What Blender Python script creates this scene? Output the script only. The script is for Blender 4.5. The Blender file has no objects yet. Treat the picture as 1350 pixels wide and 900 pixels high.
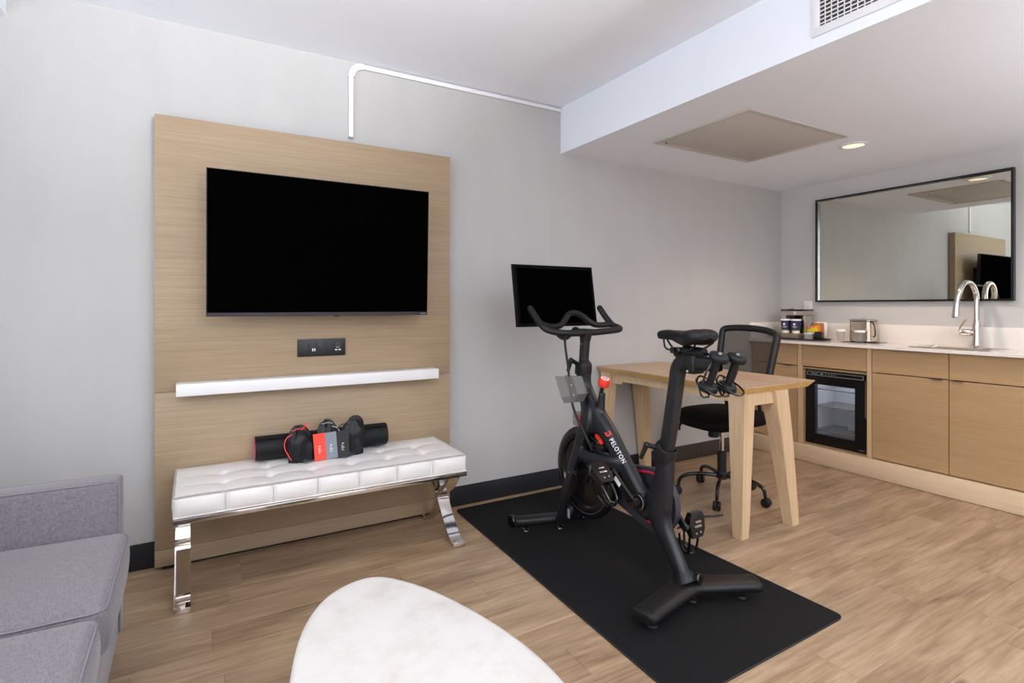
import bpy, bmesh, math, random
from mathutils import Vector, Matrix, noise
random.seed(7)
C = bpy.context.scene.collection
PI = math.pi
V = Vector

# ------------------------------------------------------------ camera, world, lights, exposure
W, HH = 1350, 900
F_PX, YAW, Y0, CAM_H = 722.15, math.radians(30.2366), 403.16, 1.19
cd = bpy.data.cameras.new('camera'); cam = bpy.data.objects.new('camera', cd); C.objects.link(cam)
cam.location = (0, 0, CAM_H); cam.rotation_euler = (PI/2, 0, -YAW)
cd.sensor_fit = 'HORIZONTAL'; cd.sensor_width = 36; cd.lens = F_PX*36/W
cd.shift_y = -(HH/2 - Y0)/W
cd.clip_start = .02
bpy.context.scene.camera = cam

wd = bpy.data.worlds.new('world'); bpy.context.scene.world = wd; wd.use_nodes = True
bgn = wd.node_tree.nodes['Background']
bgn.inputs[0].default_value = (.92, .96, 1, 1); bgn.inputs[1].default_value = 1.6

def area(name, loc, rot, sx, sy, power, col, spread=PI):
    l = bpy.data.lights.new(name, 'AREA'); l.shape = 'RECTANGLE'; l.size = sx; l.size_y = sy
    l.energy = power; l.color = col; l.spread = spread
    o = bpy.data.objects.new(name, l); o.location = loc; o.rotation_euler = rot; C.objects.link(o); return o
# daylight through the side window (facing +x) and an added, unseen window behind the camera for fill (facing +y)
area('window_daylight', (-1.42, 0.75, 1.5), (PI/2, 0, -PI/2), 3.3, 1.5, 53, (.94, .97, 1))
area('window_daylight', (.7, -2.82, 1.32), (PI/2, 0, 0), 3.5, 1.9, 36, (.94, .97, 1))

def spot(loc, power, col=(1, .74, .52), size=2.3, blend=.6, r=.05):
    l = bpy.data.lights.new('downlight_bulb', 'SPOT'); l.energy = power; l.color = col
    l.spot_size = size; l.spot_blend = blend; l.shadow_soft_size = r
    o = bpy.data.objects.new('downlight_bulb', l); o.location = loc; C.objects.link(o)
spot((3.58, 1.89, 2.17), 38)
spot((3.58, -0.1, 2.17), 15, size=1.2, blend=1, r=.09)  # this one is added out of view for more light

vs = bpy.context.scene.view_settings
vs.view_transform = 'Standard'; vs.look = 'None'; vs.exposure = 0.0; vs.gamma = 1; vs.use_curve_mapping = False
cy = bpy.context.scene.cycles
cy.max_bounces = 10; cy.diffuse_bounces = 6; cy.glossy_bounces = 5; cy.transmission_bounces = 8; cy.transparent_max_bounces = 10
cy.use_denoising = True
cy.sample_clamp_indirect = 6

# ------------------------------------------------------------ materials
def hexc(r, g, b):
    f = lambda c: (c/255/12.92) if c/255 <= .04045 else ((c/255+.055)/1.055)**2.4
    return (f(r), f(g), f(b), 1)
def setin(n, k, v):
    if k in n.inputs: n.inputs[k].default_value = v
def mat(name, col, rough=.5, metal=0, spec=.5, **kw):
    m = bpy.data.materials.new(name); m.use_nodes = True
    p = m.node_tree.nodes['Principled BSDF']
    p.inputs['Base Color'].default_value = col; p.inputs['Roughness'].default_value = rough
    p.inputs['Metallic'].default_value = metal; setin(p, 'Specular IOR Level', spec)
    for k, v in kw.items(): setin(p, k.replace('_', ' '), v)
    return m
def nodes(m):
    nt = m.node_tree; return nt, nt.nodes['Principled BSDF']
def add_noise(m, scale=8, amt=.06, detail=4, bump=0, bscale=200, stretch=(1, 1, 1), rnd=False, rough_amt=0, bdist=.002):
    """mild value mottling of the base colour plus a fine bump"""
    nt, p = nodes(m); N = nt.nodes; L = nt.links
    tc = N.new('ShaderNodeTexCoord'); mp = N.new('ShaderNodeMapping'); mp.inputs['Scale'].default_value = stretch
    L.new(tc.outputs['Object'], mp.inputs['Vector'])
    if amt:
        nz = N.new('ShaderNodeTexNoise'); nz.inputs['Scale'].default_value = scale; nz.inputs['Detail'].default_value = detail
        L.new(mp.outputs[0], nz.inputs['Vector'])
        c = p.inputs['Base Color'].default_value[:]
        cr = N.new('ShaderNodeValToRGB')
        cr.color_ramp.elements[0].position = .3; cr.color_ramp.elements[1].position = .7
        cr.color_ramp.elements[0].color = tuple(max(0, x*(1-amt)) for x in c[:3])+(1,)
        cr.color_ramp.elements[1].color = tuple(min(1, x*(1+amt)) for x in c[:3])+(1,)
        L.new(nz.outputs['Fac'], cr.inputs[0]); L.new(cr.outputs[0], p.inputs['Base Color'])
    if bump:
        nb = N.new('ShaderNodeTexNoise'); nb.inputs['Scale'].default_value = bscale; nb.inputs['Detail'].default_value = 3
        L.new(mp.outputs[0], nb.inputs['Vector'])
        b = N.new('ShaderNodeBump'); b.inputs['Strength'].default_value = bump; b.inputs['Distance'].default_value = bdist
        L.new(nb.outputs['Fac'], b.inputs['Height']); L.new(b.outputs[0], p.inputs['Normal'])
    return m
def wood(name, dark, mid, light, axis='x', fine=90, coarse=5, rough=.45, stretch=.035, rnd=0., bump=.05, knots=0., finemix=.55, coat=0, hue_amt=.0):
    """long grain streaks running along one axis"""
    m = mat(name, mid, rough); nt, p = nodes(m); N = nt.nodes; L = nt.links
    tc = N.new('ShaderNodeTexCoord'); src = tc.outputs['Object']
    if rnd:
        oi = N.new('ShaderNodeObjectInfo'); ml = N.new('ShaderNodeVectorMath'); ml.operation = 'MULTIPLY_ADD'
        cb = N.new('ShaderNodeCombineXYZ')
        for i in range(3): L.new(oi.outputs['Random'], cb.inputs[i])
        L.new(cb.outputs[0], ml.inputs[0]); ml.inputs[1].default_value = (37.1, 53.7, 19.3); L.new(src, ml.inputs[2]); src = ml.outputs[0]
    sc = {'x': (stretch, 1, 1), 'y': (1, stretch, 1), 'z': (1, 1, stretch)}[axis]
    mp = N.new('ShaderNodeMapping'); mp.inputs['Scale'].default_value = sc; L.new(src, mp.inputs['Vector'])
    n1 = N.new('ShaderNodeTexNoise'); n1.inputs['Scale'].default_value = fine; n1.inputs['Detail'].default_value = 5; n1.inputs['Roughness'].default_value = .65
    L.new(mp.outputs[0], n1.inputs['Vector'])
    mp2 = N.new('ShaderNodeMapping'); mp2.inputs['Scale'].default_value = tuple(s if s == 1 else stretch*3.2 for s in sc); L.new(src, mp2.inputs['Vector'])
    n2 = N.new('ShaderNodeTexNoise'); n2.inputs['Scale'].default_value = coarse; n2.inputs['Detail'].default_value = 6; n2.inputs['Distortion'].default_value = .8
    n2.inputs['Roughness'].default_value = .6
    L.new(mp2.outputs[0], n2.inputs['Vector'])
    mx = N.new('ShaderNodeMix'); mx.data_type = 'FLOAT'; mx.inputs[0].default_value = finemix
    L.new(n2.outputs['Fac'], mx.inputs[2]); L.new(n1.outputs['Fac'], mx.inputs[3])
    cr = N.new('ShaderNodeValToRGB'); e = cr.color_ramp.elements
    e[0].position = .30; e[0].color = dark; e[1].position = .70; e[1].color = light
    k = e.new(.5); k.color = mid
    L.new(mx.outputs[0], cr.inputs[0]); out = cr.outputs[0]
    if knots:
        vo = N.new('ShaderNodeTexVoronoi'); vo.inputs['Scale'].default_value = 2.3
        mpk = N.new('ShaderNodeMapping'); mpk.inputs['Scale'].default_value = tuple(1.9 if s == 1 else .8 for s in sc); L.new(src, mpk.inputs['Vector'])
        L.new(mpk.outputs[0], vo.inputs['Vector'])
        mr = N.new('ShaderNodeMapRange'); mr.inputs[1].default_value = .02; mr.inputs[2].default_value = .085; mr.inputs[3].default_value = knots; mr.inputs[4].default_value = 0
        L.new(vo.outputs['Distance'], mr.inputs[0])
        mk = N.new('ShaderNodeMix'); mk.data_type = 'RGBA'; L.new(mr.outputs[0], mk.inputs[0]); L.new(out, mk.inputs[6])
        mk.inputs[7].default_value = tuple(c*.45 for c in dark[:3])+(1,); out = mk.outputs[2]
    if rnd:
        hs = N.new('ShaderNodeHueSaturation')
        mr2 = N.new('ShaderNodeMapRange'); mr2.inputs[3].default_value = 1-rnd; mr2.inputs[4].default_value = 1+rnd
        L.new(oi.outputs['Random'], mr2.inputs[0]); L.new(mr2.outputs[0], hs.inputs['Value']); L.new(out, hs.inputs['Color']); out = hs.outputs[0]
    L.new(out, p.inputs['Base Color'])
    if bump:
        b = N.new('ShaderNodeBump'); b.inputs['Strength'].default_value = bump; b.inputs['Distance'].default_value = .001
        L.new(mx.outputs[0], b.inputs['Height']); L.new(b.outputs[0], p.inputs['Normal'])
    return m
def see_through(m, alpha):
    """thin clear sheet: mostly transparent, a little of the surface itself"""
    nt, p = nodes(m); N = nt.nodes; L = nt.links
    t = N.new('ShaderNodeBsdfTransparent'); mx = N.new('ShaderNodeMixShader'); mx.inputs[0].default_value = alpha
    L.new(t.outputs[0], mx.inputs[1]); L.new(p.outputs[0], mx.inputs[2])
    L.new(mx.outputs[0], N['Material Output'].inputs['Surface']); return m

M = {}
M['wall'] = add_noise(mat('wall_grey_paint', hexc(196, 195, 194), .85, spec=.25), scale=3, amt=.02, bump=.35, bscale=160)
M['wall_tv'] = add_noise(mat('wall_grey_textured', hexc(184, 183, 182), .85, spec=.25), scale=5, amt=.028, bump=.45, bscale=110, stretch=(1, 1, .3))
M['ceiling'] = add_noise(mat('ceiling_white_paint', hexc(240, 243, 250), .9, spec=.2), scale=2, amt=.01, bump=.4, bscale=140)
M['soffit'] = add_noise(mat('soffit_white_paint', hexc(233, 237, 247), .75, spec=.3), scale=2, amt=.01, bump=.05, bscale=60)
M['white'] = mat('white_plastic', hexc(228, 228, 232), .45)
M['lacquer'] = mat('white_lacquer', hexc(232, 231, 232), .4)
M['base'] = mat('baseboard_charcoal_vinyl', hexc(30, 31, 35), .55, spec=.3)
M['base_brown'] = mat('baseboard_brown_vinyl', hexc(58, 52, 50), .5)
M['floor_base'] = mat('subfloor_brown', hexc(92, 76, 62), .8)
M['floor'] = wood('oak_plank_floor', hexc(106, 83, 62), hexc(158, 131, 103), hexc(189, 164, 136), 'x', fine=70, coarse=9, rough=.42, stretch=.06, rnd=.07, knots=.75, bump=.08, finemix=.45)
M['panel'] = wood('limed_oak_panel', hexc(138, 117, 92), hexc(160, 138, 111), hexc(175, 154, 128), 'x', fine=330, coarse=3, rough=.5, stretch=.010, bump=.03, finemix=.72)
M['panel2'] = wood('limed_oak_panel_lower', hexc(138, 117, 92), hexc(160, 138, 111), hexc(175, 154, 128), 'x', fine=330, coarse=3, rough=.5, stretch=.010, bump=.03, finemix=.72)
M['cab'] = wood('oak_cabinet_laminate', hexc(158, 126, 89), hexc(175, 142, 103), hexc(187, 156, 118), 'y', fine=260, coarse=3, rough=.5, stretch=.012, bump=.03, finemix=.72)
M['cab_edge'] = wood('oak_cabinet_edge', hexc(180, 150, 116), hexc(200, 170, 135), hexc(212, 184, 150), 'z', fine=120, coarse=4, rough=.5, stretch=.02, bump=.02)
M['plinth'] = wood('pale_oak_plinth', hexc(200, 172, 138), hexc(217, 191, 157), hexc(228, 205, 175), 'y', fine=110, coarse=3, rough=.5, stretch=.02, bump=.03)
M['desk_top'] = wood('desk_walnut_top', hexc(150, 121, 95), hexc(182, 153, 124), hexc(204, 178, 150), 'y', fine=60, coarse=9, rough=.42, stretch=.05, bump=.03, finemix=.35)
M['desk_edge'] = wood('desk_golden_edge', hexc(178, 136, 78), hexc(204, 162, 100), hexc(216, 178, 120), 'y', fine=60, coarse=5, rough=.4, stretch=.05, bump=.02)
M['desk_leg'] = wood('desk_pale_leg', hexc(184, 154, 118), hexc(205, 176, 140), hexc(217, 191, 157), 'z', fine=60, coarse=6, rough=.45, stretch=.04, bump=.02)
M['black_gloss'] = mat('screen_black', (.0008, .0008, .0009, 1), .6, spec=.0)
M['black_bezel'] = mat('bezel_black', (.006, .006, .008, 1), .4, spec=.3)
M['bike'] = mat('bike_satin_black', hexc(21, 23, 29), .38, spec=.5)
M['bike2'] = mat('bike_matte_black', hexc(14, 14, 16), .48, spec=.4)
M['bar'] = mat('bar_rubber_black', hexc(16, 17, 19), .5, spec=.35)
M['gblack'] = mat('gloss_black', hexc(16, 16, 19), .18, spec=.6)
M['steel'] = mat('brushed_steel', hexc(196, 192, 188), .28, metal=1)
M['chrome'] = mat('polished_chrome', hexc(222, 218, 214), .06, metal=1)
M['nickel'] = mat('faucet_nickel', hexc(214, 208, 202), .16, metal=1)
M['pull'] = mat('drawer_pull_metal', hexc(176, 160, 140), .35, metal=1)
M['leather'] = add_noise(mat('white_leather', hexc(231, 228, 226), .42, spec=.45), scale=12, amt=.015, bump=.12, bscale=300)
M['seam'] = mat('piping_taupe_white', hexc(176, 168, 162), .5)
M['red'] = mat('signal_red', hexc(232, 58, 42), .4)
M['crimson'] = mat('crimson_stripe', hexc(190, 30, 62), .45)
M['mark'] = mat('white_print', hexc(235, 235, 238), .5)
M['greymark'] = mat('grey_print', hexc(150, 152, 158), .5)
M['mat'] = add_noise(mat('mat_black_rubber', hexc(18, 18, 19), .8, spec=.2), scale=40, amt=.05, bump=.25, bscale=500)
M['mat_edge'] = mat('mat_edge', hexc(52, 53, 57), .6)
M['roll'] = mat('yoga_mat_black', hexc(13, 14, 17), .6, spec=.3)
M['pink'] = mat('yoga_mat_pink', hexc(206, 92, 118), .6)
M['pouch'] = add_noise(mat('pouch_nylon', hexc(11, 12, 17), .45, spec=.4), scale=30, amt=.1, bump=.2, bscale=120)
M['card_r'] = mat('card_red', hexc(238, 66, 46), .5)
M['card_g'] = mat('card_grey', hexc(124, 132, 142), .5)
M['card_b'] = mat('card_black', hexc(26, 27, 30), .5)
M['quartz'] = add_noise(mat('white_quartz', hexc(235, 229, 224), .14, spec=.5), scale=30, amt=.012)
M['mirror'] = mat('mirror_silver', hexc(222, 224, 214), .015, metal=1)
M['silver_edge'] = mat('mirror_silver_edge', hexc(180, 185, 190), .2, metal=1)
M['fridge_in'] = mat('fridge_inside', hexc(196, 200, 208), .5)
M['fridge_b'] = mat('fridge_black', hexc(12, 12, 14), .3, spec=.4)
M['pane'] = see_through(mat('pane_glass', hexc(150, 155, 165), .08), .10)
M['glass'] = see_through(mat('tumbler_glass', hexc(150, 148, 146), .06, spec=.8), .12)
M['clear'] = see_through(mat('clear_grey_plastic', hexc(128, 127, 128), .2, spec=.7), .5)
M['cup'] = mat('paper_cup_navy', hexc(38, 38, 78), .5)
M['cupw'] = mat('paper_cup_white', hexc(240, 240, 242), .5)
M['green'] = mat('cup_green_band', hexc(150, 175, 90), .5)
M['yellow'] = mat('packet_yellow', hexc(225, 205, 40), .5)
M['brownp'] = mat('packet_brown', hexc(176, 118, 70), .6)
M['orange'] = mat('packet_orange', hexc(230, 130, 60), .5)
M['bluegrey'] = mat('packet_bluegrey', hexc(120, 135, 165), .5)
M['grille'] = mat('ceiling_grille_beige', hexc(190, 184, 180), .55)
M['grille_dark'] = mat('duct_dark', hexc(70, 66, 62), .9)
M['lens'] = None
M['rimline'] = mat('rim_line_grey', hexc(70, 70, 74), .35, metal=.6)
def emis(name, col, s):
    m = mat(name, (0, 0, 0, 1)); nt, p = nodes(m)
    setin(p, 'Emission Color', col); setin(p, 'Emission Strength', s); return m
M['lens'] = emis('downlight_glow', (1, .80, .60, 1), 1.25)
M['reflector'] = mat('downlight_reflector', hexc(245, 225, 200), .25, metal=.6)
# plaster of the coffee table
m = mat('limewashed_plaster', hexc(226, 221, 217), .62, spec=.3); M['plaster'] = m
nt, p = nodes(m); N = nt.nodes; L = nt.links
tc = N.new('ShaderNodeTexCoord'); n1 = N.new('ShaderNodeTexNoise'); n1.inputs['Scale'].default_value = 7; n1.inputs['Detail'].default_value = 10; n1.inputs['Roughness'].default_value = .72
L.new(tc.outputs['Object'], n1.inputs['Vector'])
cr = N.new('ShaderNodeValToRGB'); e = cr.color_ramp.elements
e[0].position = .30; e[0].color = hexc(188, 181, 174); e[1].position = .54; e[1].color = hexc(203, 199, 195)
k = e.new(.43); k.color = hexc(197, 192, 187)
L.new(n1.outputs['Fac'], cr.inputs[0]); L.new(cr.outputs[0], p.inputs['Base Color'])
b = N.new('ShaderNodeBump'); b.inputs['Strength'].default_value = .15; b.inputs['Distance'].default_value = .004; L.new(n1.outputs['Fac'], b.inputs['Height']); L.new(b.outputs[0], p.inputs['Normal'])
# woven upholstery
def weave(name, c1, c2):
    m = mat(name, c1, .9, spec=.15); nt, p = nodes(m); N = nt.nodes; L = nt.links
    setin(p, 'Sheen Weight', .25)
    tc = N.new('ShaderNodeTexCoord')
    outs = []
    for sc in ((420, 60, 60), (60, 420, 420)):
        mp = N.new('ShaderNodeMapping'); mp.inputs['Scale'].default_value = sc; L.new(tc.outputs['Object'], mp.inputs['Vector'])
        nz = N.new('ShaderNodeTexNoise'); nz.inputs['Scale'].default_value = 1.4; nz.inputs['Detail'].default_value = 3
        L.new(mp.outputs[0], nz.inputs['Vector']); outs.append(nz)
    mx = N.new('ShaderNodeMix'); mx.data_type = 'FLOAT'; mx.inputs[0].default_value = .5
    L.new(outs[0].outputs['Fac'], mx.inputs[2]); L.new(outs[1].outputs['Fac'], mx.inputs[3])
    cr = N.new('ShaderNodeValToRGB'); cr.color_ramp.elements[0].position = .36; cr.color_ramp.elements[1].position = .64
    cr.color_ramp.elements[0].color = c1; cr.color_ramp.elements[1].color = c2
    L.new(mx.outputs[0], cr.inputs[0]); L.new(cr.outputs[0], p.inputs['Base Color'])
    b = N.new('ShaderNodeBump'); b.inputs['Strength'].default_value = .3; b.inputs['Distance'].default_value = .001
    L.new(mx.outputs[0], b.inputs['Height']); L.new(b.outputs[0], p.inputs['Normal'])
    return m
M['sofa'] = weave('sofa_grey_weave', hexc(99, 94, 98), hexc(132, 127, 132))
M['sofa_pipe'] = mat('sofa_piping', hexc(122, 118, 126), .9)
M['chair_black'] = mat('chair_black', hexc(12, 12, 13), .5)
M['chair_seat'] = mat('chair_fabric', hexc(12, 11, 12), .85, spec=.2)
M['mesh'] = see_through(mat('chair_mesh', hexc(66, 61, 60), .9, spec=.1), .80)

# ------------------------------------------------------------ mesh builder
def catmull(pts, n=6, closed=False):
    P = [V(p) for p in pts]; out = []
    m = len(P); rng = range(m if closed else m-1)
    for i in rng:
        if closed: a, b, c, d = P[(i-1) % m], P[i], P[(i+1) % m], P[(i+2) % m]
        else: a, b, c, d = P[max(i-1, 0)], P[i], P[i+1], P[min(i+2, m-1)]
        for k in range(n):
            t = k/n; t2 = t*t; t3 = t2*t
            out.append(.5*((2*b)+(c-a)*t+(2*a-5*b+4*c-d)*t2+(3*b-a-3*c+d)*t3))
    if not closed: out.append(P[-1].copy())
    return out
class MB:
    def __init__(s): s.bm = bmesh.new(); s.mi = 0
    def _mark(s, fs):
        for f in fs: f.material_index = s.mi
    def box(s, x0, x1, y0, y1, z0, z1, b=0, seg=2, M4=None):
        r = bmesh.ops.create_cube(s.bm, size=1)
        vs = r['verts']
        for v in vs:
            v.co = V((x0+(v.co.x+.5)*(x1-x0), y0+(v.co.y+.5)*(y1-y0), z0+(v.co.z+.5)*(z1-z0)))
        fs = list({f for v in vs for f in v.link_faces}); s._mark(fs)
        if b:
            es = list({e for v in vs for e in v.link_edges})
            r = bmesh.ops.bevel(s.bm, geom=es, offset=b, segments=seg, profile=.5, affect='EDGES')
            vs = list({v for f in r['faces'] for v in f.verts} | {v for v in vs if v.is_valid})
            s._mark(r['faces'])
        if M4 is not None:
            for v in vs: v.co = M4 @ v.co
        return s
    def ring(s, pts): return [s.bm.verts.new(p) for p in pts]
    def loft(s, rings, cap=True, closed=False):
        R = [s.ring(r) for r in rings]; n = len(R[0]); fs = []
        for i in range(len(R) if closed else len(R)-1):
            a, b = R[i], R[(i+1) % len(R)]
            for j in range(n):
                fs.append(s.bm.faces.new((a[j], a[(j+1) % n], b[(j+1) % n], b[j])))
        if cap and not closed:
            fs.append(s.bm.faces.new(list(reversed(R[0])))); fs.append(s.bm.faces.new(R[-1]))
        s._mark(fs); return s
    def tube(s, pts, r, seg=10, closed=False, n=0, cap=True, flat=1.0):
        if n: 
            rr = r
            if not isinstance(r, (int, float)):
                m = len(pts); rr = []
                for i in range(m if closed else m-1):
                    for k in range(n): rr.append(r[i]*(1-k/n)+r[(i+1) % m]*k/n)
                if not closed: rr.append(r[-1])
                r = rr
            pts = catmull(pts, n, closed)
        else: pts = [V(p) for p in pts]
        m = len(pts); rings = []; up = None
        for i, p in enumerate(pts):
            if closed: t = pts[(i+1) % m]-pts[i-1]
            else: t = pts[min(i+1, m-1)]-pts[max(i-1, 0)]
            t.normalize()
            if up is None:
                up = V((0, 0, 1)) if abs(t.z) < .9 else V((0, 1, 0))
            up = (up-t*up.dot(t)); up.normalize(); sd = t.cross(up)
            ra = r if isinstance(r, (int, float)) else r[i]
            rings.append([p+sd*(ra*math.cos(2*PI*j/seg))+up*(ra*flat*math.sin(2*PI*j/seg)) for j in range(seg)])
        return s.loft(rings, cap, closed)
    def lathe(s, prof, origin=(0, 0, 0), axis=(0, 0, 1), seg=24, cap=True):
        a = V(axis).normalized(); o = V(origin)
        u = a.orthogonal().normalized(); w = a.cross(u)
        rings = [[o+a*h+u*(r*math.cos(2*PI*j/seg))+w*(r*math.sin(2*PI*j/seg)) for j in range(seg)] for r, h in prof]
        return s.loft(rings, cap)
    def prism(s, poly, e, plane='yz', base=0):
        """poly 2d points extruded by e along the missing axis, from base"""
        def mk(p, h):
            if plane == 'yz': return V((h, p[0], p[1]))
            if plane == 'xz': return V((p[0], h, p[1]))
            return V((p[0], p[1], h))
        return s.loft([[mk(p, base) for p in poly], [mk(p, base+e) for p in poly]])
    def sphere(s, c, r, seg=16, sc=(1, 1, 1)):
        r_ = bmesh.ops.create_uvsphere(s.bm, u_segments=seg, v_segments=max(6, seg//2), radius=r)
        for v in r_['verts']: v.co = V((v.co.x*sc[0], v.co.y*sc[1], v.co.z*sc[2]))+V(c)
        s._mark({f for v in r_['verts'] for f in v.link_faces}); return s
    def xf(s, M4):
        for v in s.bm.verts: v.co = M4 @ v.co
        return s
    def build(s, name, mats, parent=None, smooth=35, origin=None):
        bmesh.ops.recalc_face_normals(s.bm, faces=s.bm.faces)
        off = V((0, 0, 0))
        if parent is not None:
            q = parent
            while q is not None: off += q.location; q = q.parent
        if origin is not None: off = V(origin)
        for v in s.bm.verts: v.co -= off
        me = bpy.data.meshes.new(name); s.bm.to_mesh(me); s.bm.free()
        for m_ in (mats if isinstance(mats, (list, tuple)) else [mats]): me.materials.append(m_)
        if smooth:
            me.shade_smooth(); me.set_sharp_from_angle(angle=math.radians(smooth))
        o = bpy.data.objects.new(name, me); C.objects.link(o)
        if parent is not None: o.parent = parent
        elif origin is not None: o.location = origin
        return o
def tag(o, label=None, cat=None, group=None, kind=None):
    if label: o['label'] = label
    if cat: o['category'] = cat
    if group: o['group'] = group
    if kind: o['kind'] = kind
    return o
def thing(name, loc, label, cat, group=None):
    o = bpy.data.objects.new(name, None); C.objects.link(o); o.location = loc
    return tag(o, label, cat, group)
def copy_tree(o, parent=None):
    c = o.copy(); C.objects.link(c)
    if parent is not None: c.parent = parent
    for ch in o.children: copy_tree(ch, c)
    return c
def bx(name, mt, parent, *a, b=0, seg=2, **k):
    return MB().box(*a, b=b, seg=seg).build(name, mt, parent, **k)
def struct(o): o['kind'] = 'structure'; return o
def text_mesh(txt, size, mt, name, parent, origin, dirx, diry, width=None, offset=0, space=1):
    cu = bpy.data.curves.new('lettering_curve', 'FONT'); cu.body = txt; cu.size = size; cu.align_x = 'LEFT'; cu.align_y = 'CENTER'
    cu.offset = offset; cu.space_character = space; cu.resolution_u = 3
    t = bpy.data.objects.new('lettering_curve', cu); C.objects.link(t)
    dg = bpy.context.evaluated_depsgraph_get(); me = bpy.data.meshes.new_from_object(t.evaluated_get(dg)); bpy.data.objects.remove(t); bpy.data.curves.remove(cu)
    xs = [v.co.x for v in me.vertices]; x0, x1 = min(xs), max(xs)
    k = (width/(x1-x0)) if width else 1
    off = V((0, 0, 0)); q = parent
    while q is not None: off += q.location; q = q.parent
    dx, dy = V(dirx).normalized(), V(diry).normalized(); nz = dx.cross(dy)
    for v in me.vertices:
        v.co = V(origin)+dx*((v.co.x-x0)*k)+dy*v.co.y-off
    me.name = name
    me.materials.clear(); me.materials.append(mt)
    o = bpy.data.objects.new(name, me); C.objects.link(o); o.parent = parent
    return o

# ------------------------------------------------------------ room shell
YW, XK, ZC, ZS, XS = 2.982, 4.491, 2.503, 2.2, 2.112
XL, YB = -1.14, -2.62
fl = struct(MB().box(XL-.1, XK+.1, YB-.1, YW+.1, -.12, -.004).build('floor', M['floor_base'], smooth=0))
fl['label'] = 'oak-look plank floor'
# planks, one object each where the photograph sees them
pm = {}
def plank_mesh(l, w):
    key = (round(l, 3), round(w, 3))
    if key not in pm:
        q = MB(); q.box(-l/2+.0004, l/2-.0004, -w/2+.0004, w/2-.0004, -.004, 0)
        top = [e for e in q.bm.edges if all(v.co.z > -.001 for v in e.verts)]
        bmesh.ops.bevel(q.bm, geom=top, offset=.0007, segments=1, affect='EDGES')
        me = bpy.data.meshes.new('plank'); q.bm.to_mesh(me); q.bm.free(); me.materials.append(M['floor']); pm[key] = me
    return pm[key]
PWD, PLN = .15, 1.22
known = {2.225: .06, 2.525: .125, 2.075: 1.049, 1.475: 2.337, .875: 2.64, 2.825: .19, 1.325: 3.8}
k = 0; yc = 2.825+.15
while yc > .45:
    y1 = min(yc+PWD/2, YW); y0_ = yc-PWD/2
    off = known.get(round(yc, 3))
    if off is None: off = random.uniform(0, PLN)
    x = off - PLN*math.ceil((off-XL)/PLN)
    while x < XK:
        a, b_ = max(x, XL), min(x+PLN, XK)
        if b_-a > .02:
            o = bpy.data.objects.new('plank', plank_mesh(b_-a, y1-y0_)); C.objects.link(o)
            o.parent = fl; o.location = ((a+b_)/2, (y0_+y1)/2, 0)
        x += PLN
    yc -= PWD
yend = yc+PWD/2
rest = MB().box(XL, XK, YB, yend, -.004, 0).build('plank', M['floor'], fl, smooth=0); rest['kind'] = 'stuff'

def wall_x(name, x0, x1, y0, y1, z1, mt, hole=None):
    """wall with thickness along x; hole=(ya,yb,za,zb)"""
    q = MB()
    if hole:
        ya, yb, za, zb = hole
        q.box(x0, x1, y0, ya, 0, z1); q.box(x0, x1, yb, y1, 0, z1); q.box(x0, x1, ya, yb, 0, za); q.box(x0, x1, ya, yb, zb, z1)
    else: q.box(x0, x1, y0, y1, 0, z1)
    return struct(q.build(name, mt, smooth=0))
def wall_y(name, x0, x1, y0, y1, z1, mt, hole=None):
    q = MB()
    if hole:
        xa, xb, za, zb = hole
        q.box(x0, xa, y0, y1, 0, z1); q.box(xb, x1, y0, y1, 0, z1); q.box(xa, xb, y0, y1, 0, za); q.box(xa, xb, y0, y1, zb, z1)
    else: q.box(x0, x1, y0, y1, 0, z1)
    return struct(q.build(name, mt, smooth=0))
wall_y('wall_back', XL, XK+.12, YW, YW+.12, ZC, M['wall_tv'])['label'] = 'long light grey textured wall behind the television panel'
wall_x('wall_right', XK, XK+.12, YB, YW, ZC, M['wall'])['label'] = 'light grey kitchenette wall with the mirror'
H1 = (-.9, 2.4, .78, 2.25); H2 = (-1.0, 2.4, .35, 2.3)
wall_x('wall_left', XL-.12, XL, YB-.12, YW+.12, ZC, M['wall'], H1)
wall_y('wall_front', XL, XK+.12, YB-.12, YB, ZC, M['wall'], H2)
for nm, hole, ax in (('window_1', H1, 'x'), ('fill_window_2', H2, 'y')):  # the second one is added, unseen, to let in fill light
    q = MB(); a, b_, c_, d_ = hole; t = .05
    base_ = XL-.09 if ax == 'x' else YB-.09
    def fb(q, u0, u1, z0, z1, d0=0, d1=.06):
        if ax == 'x': q.box(base_+d0, base_+d1, u0, u1, z0, z1)
        else: q.box(u0, u1, base_+d0, base_+d1, z0, z1)
    fb(q, a, a+t, c_, d_); fb(q, b_-t, b_, c_, d_); fb(q, a+t, b_-t, c_, c_+t); fb(q, a+t, b_-t, d_-t, d_); mid = (a+b_)/2; fb(q, mid-t/2, mid+t/2, c_+t, d_-t)
    w = struct(q.build(nm, M['white'], smooth=0))
    q = MB(); fb(q, a+t, mid-t/2, c_+t, d_-t, .02, .026); fb(q, mid+t/2, b_-t, c_+t, d_-t, .02, .026); q.build('pane', M['pane'], w, smooth=0)
ce = struct(MB().box(XL-.12, XS, YB-.12, YW+.12, ZC, ZC+.1).build('ceiling', M['ceiling'], smooth=0)); ce['label'] = 'high white textured ceiling'
so = MB().box(XS, XK+.12, YB-.12, YW, ZS, ZC+.1)
so = struct(so.build('ceiling_lowered', M['soffit'], smooth=0)); so['label'] = 'lowered smooth white ceiling over the kitchenette and its upright face'
struct(MB().box(XL, -.66, YB, YW, 2.377, ZC).build('trim_1', M['ceiling'], smooth=0))['label'] = 'white boxed beam along the window side of the ceiling'
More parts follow.
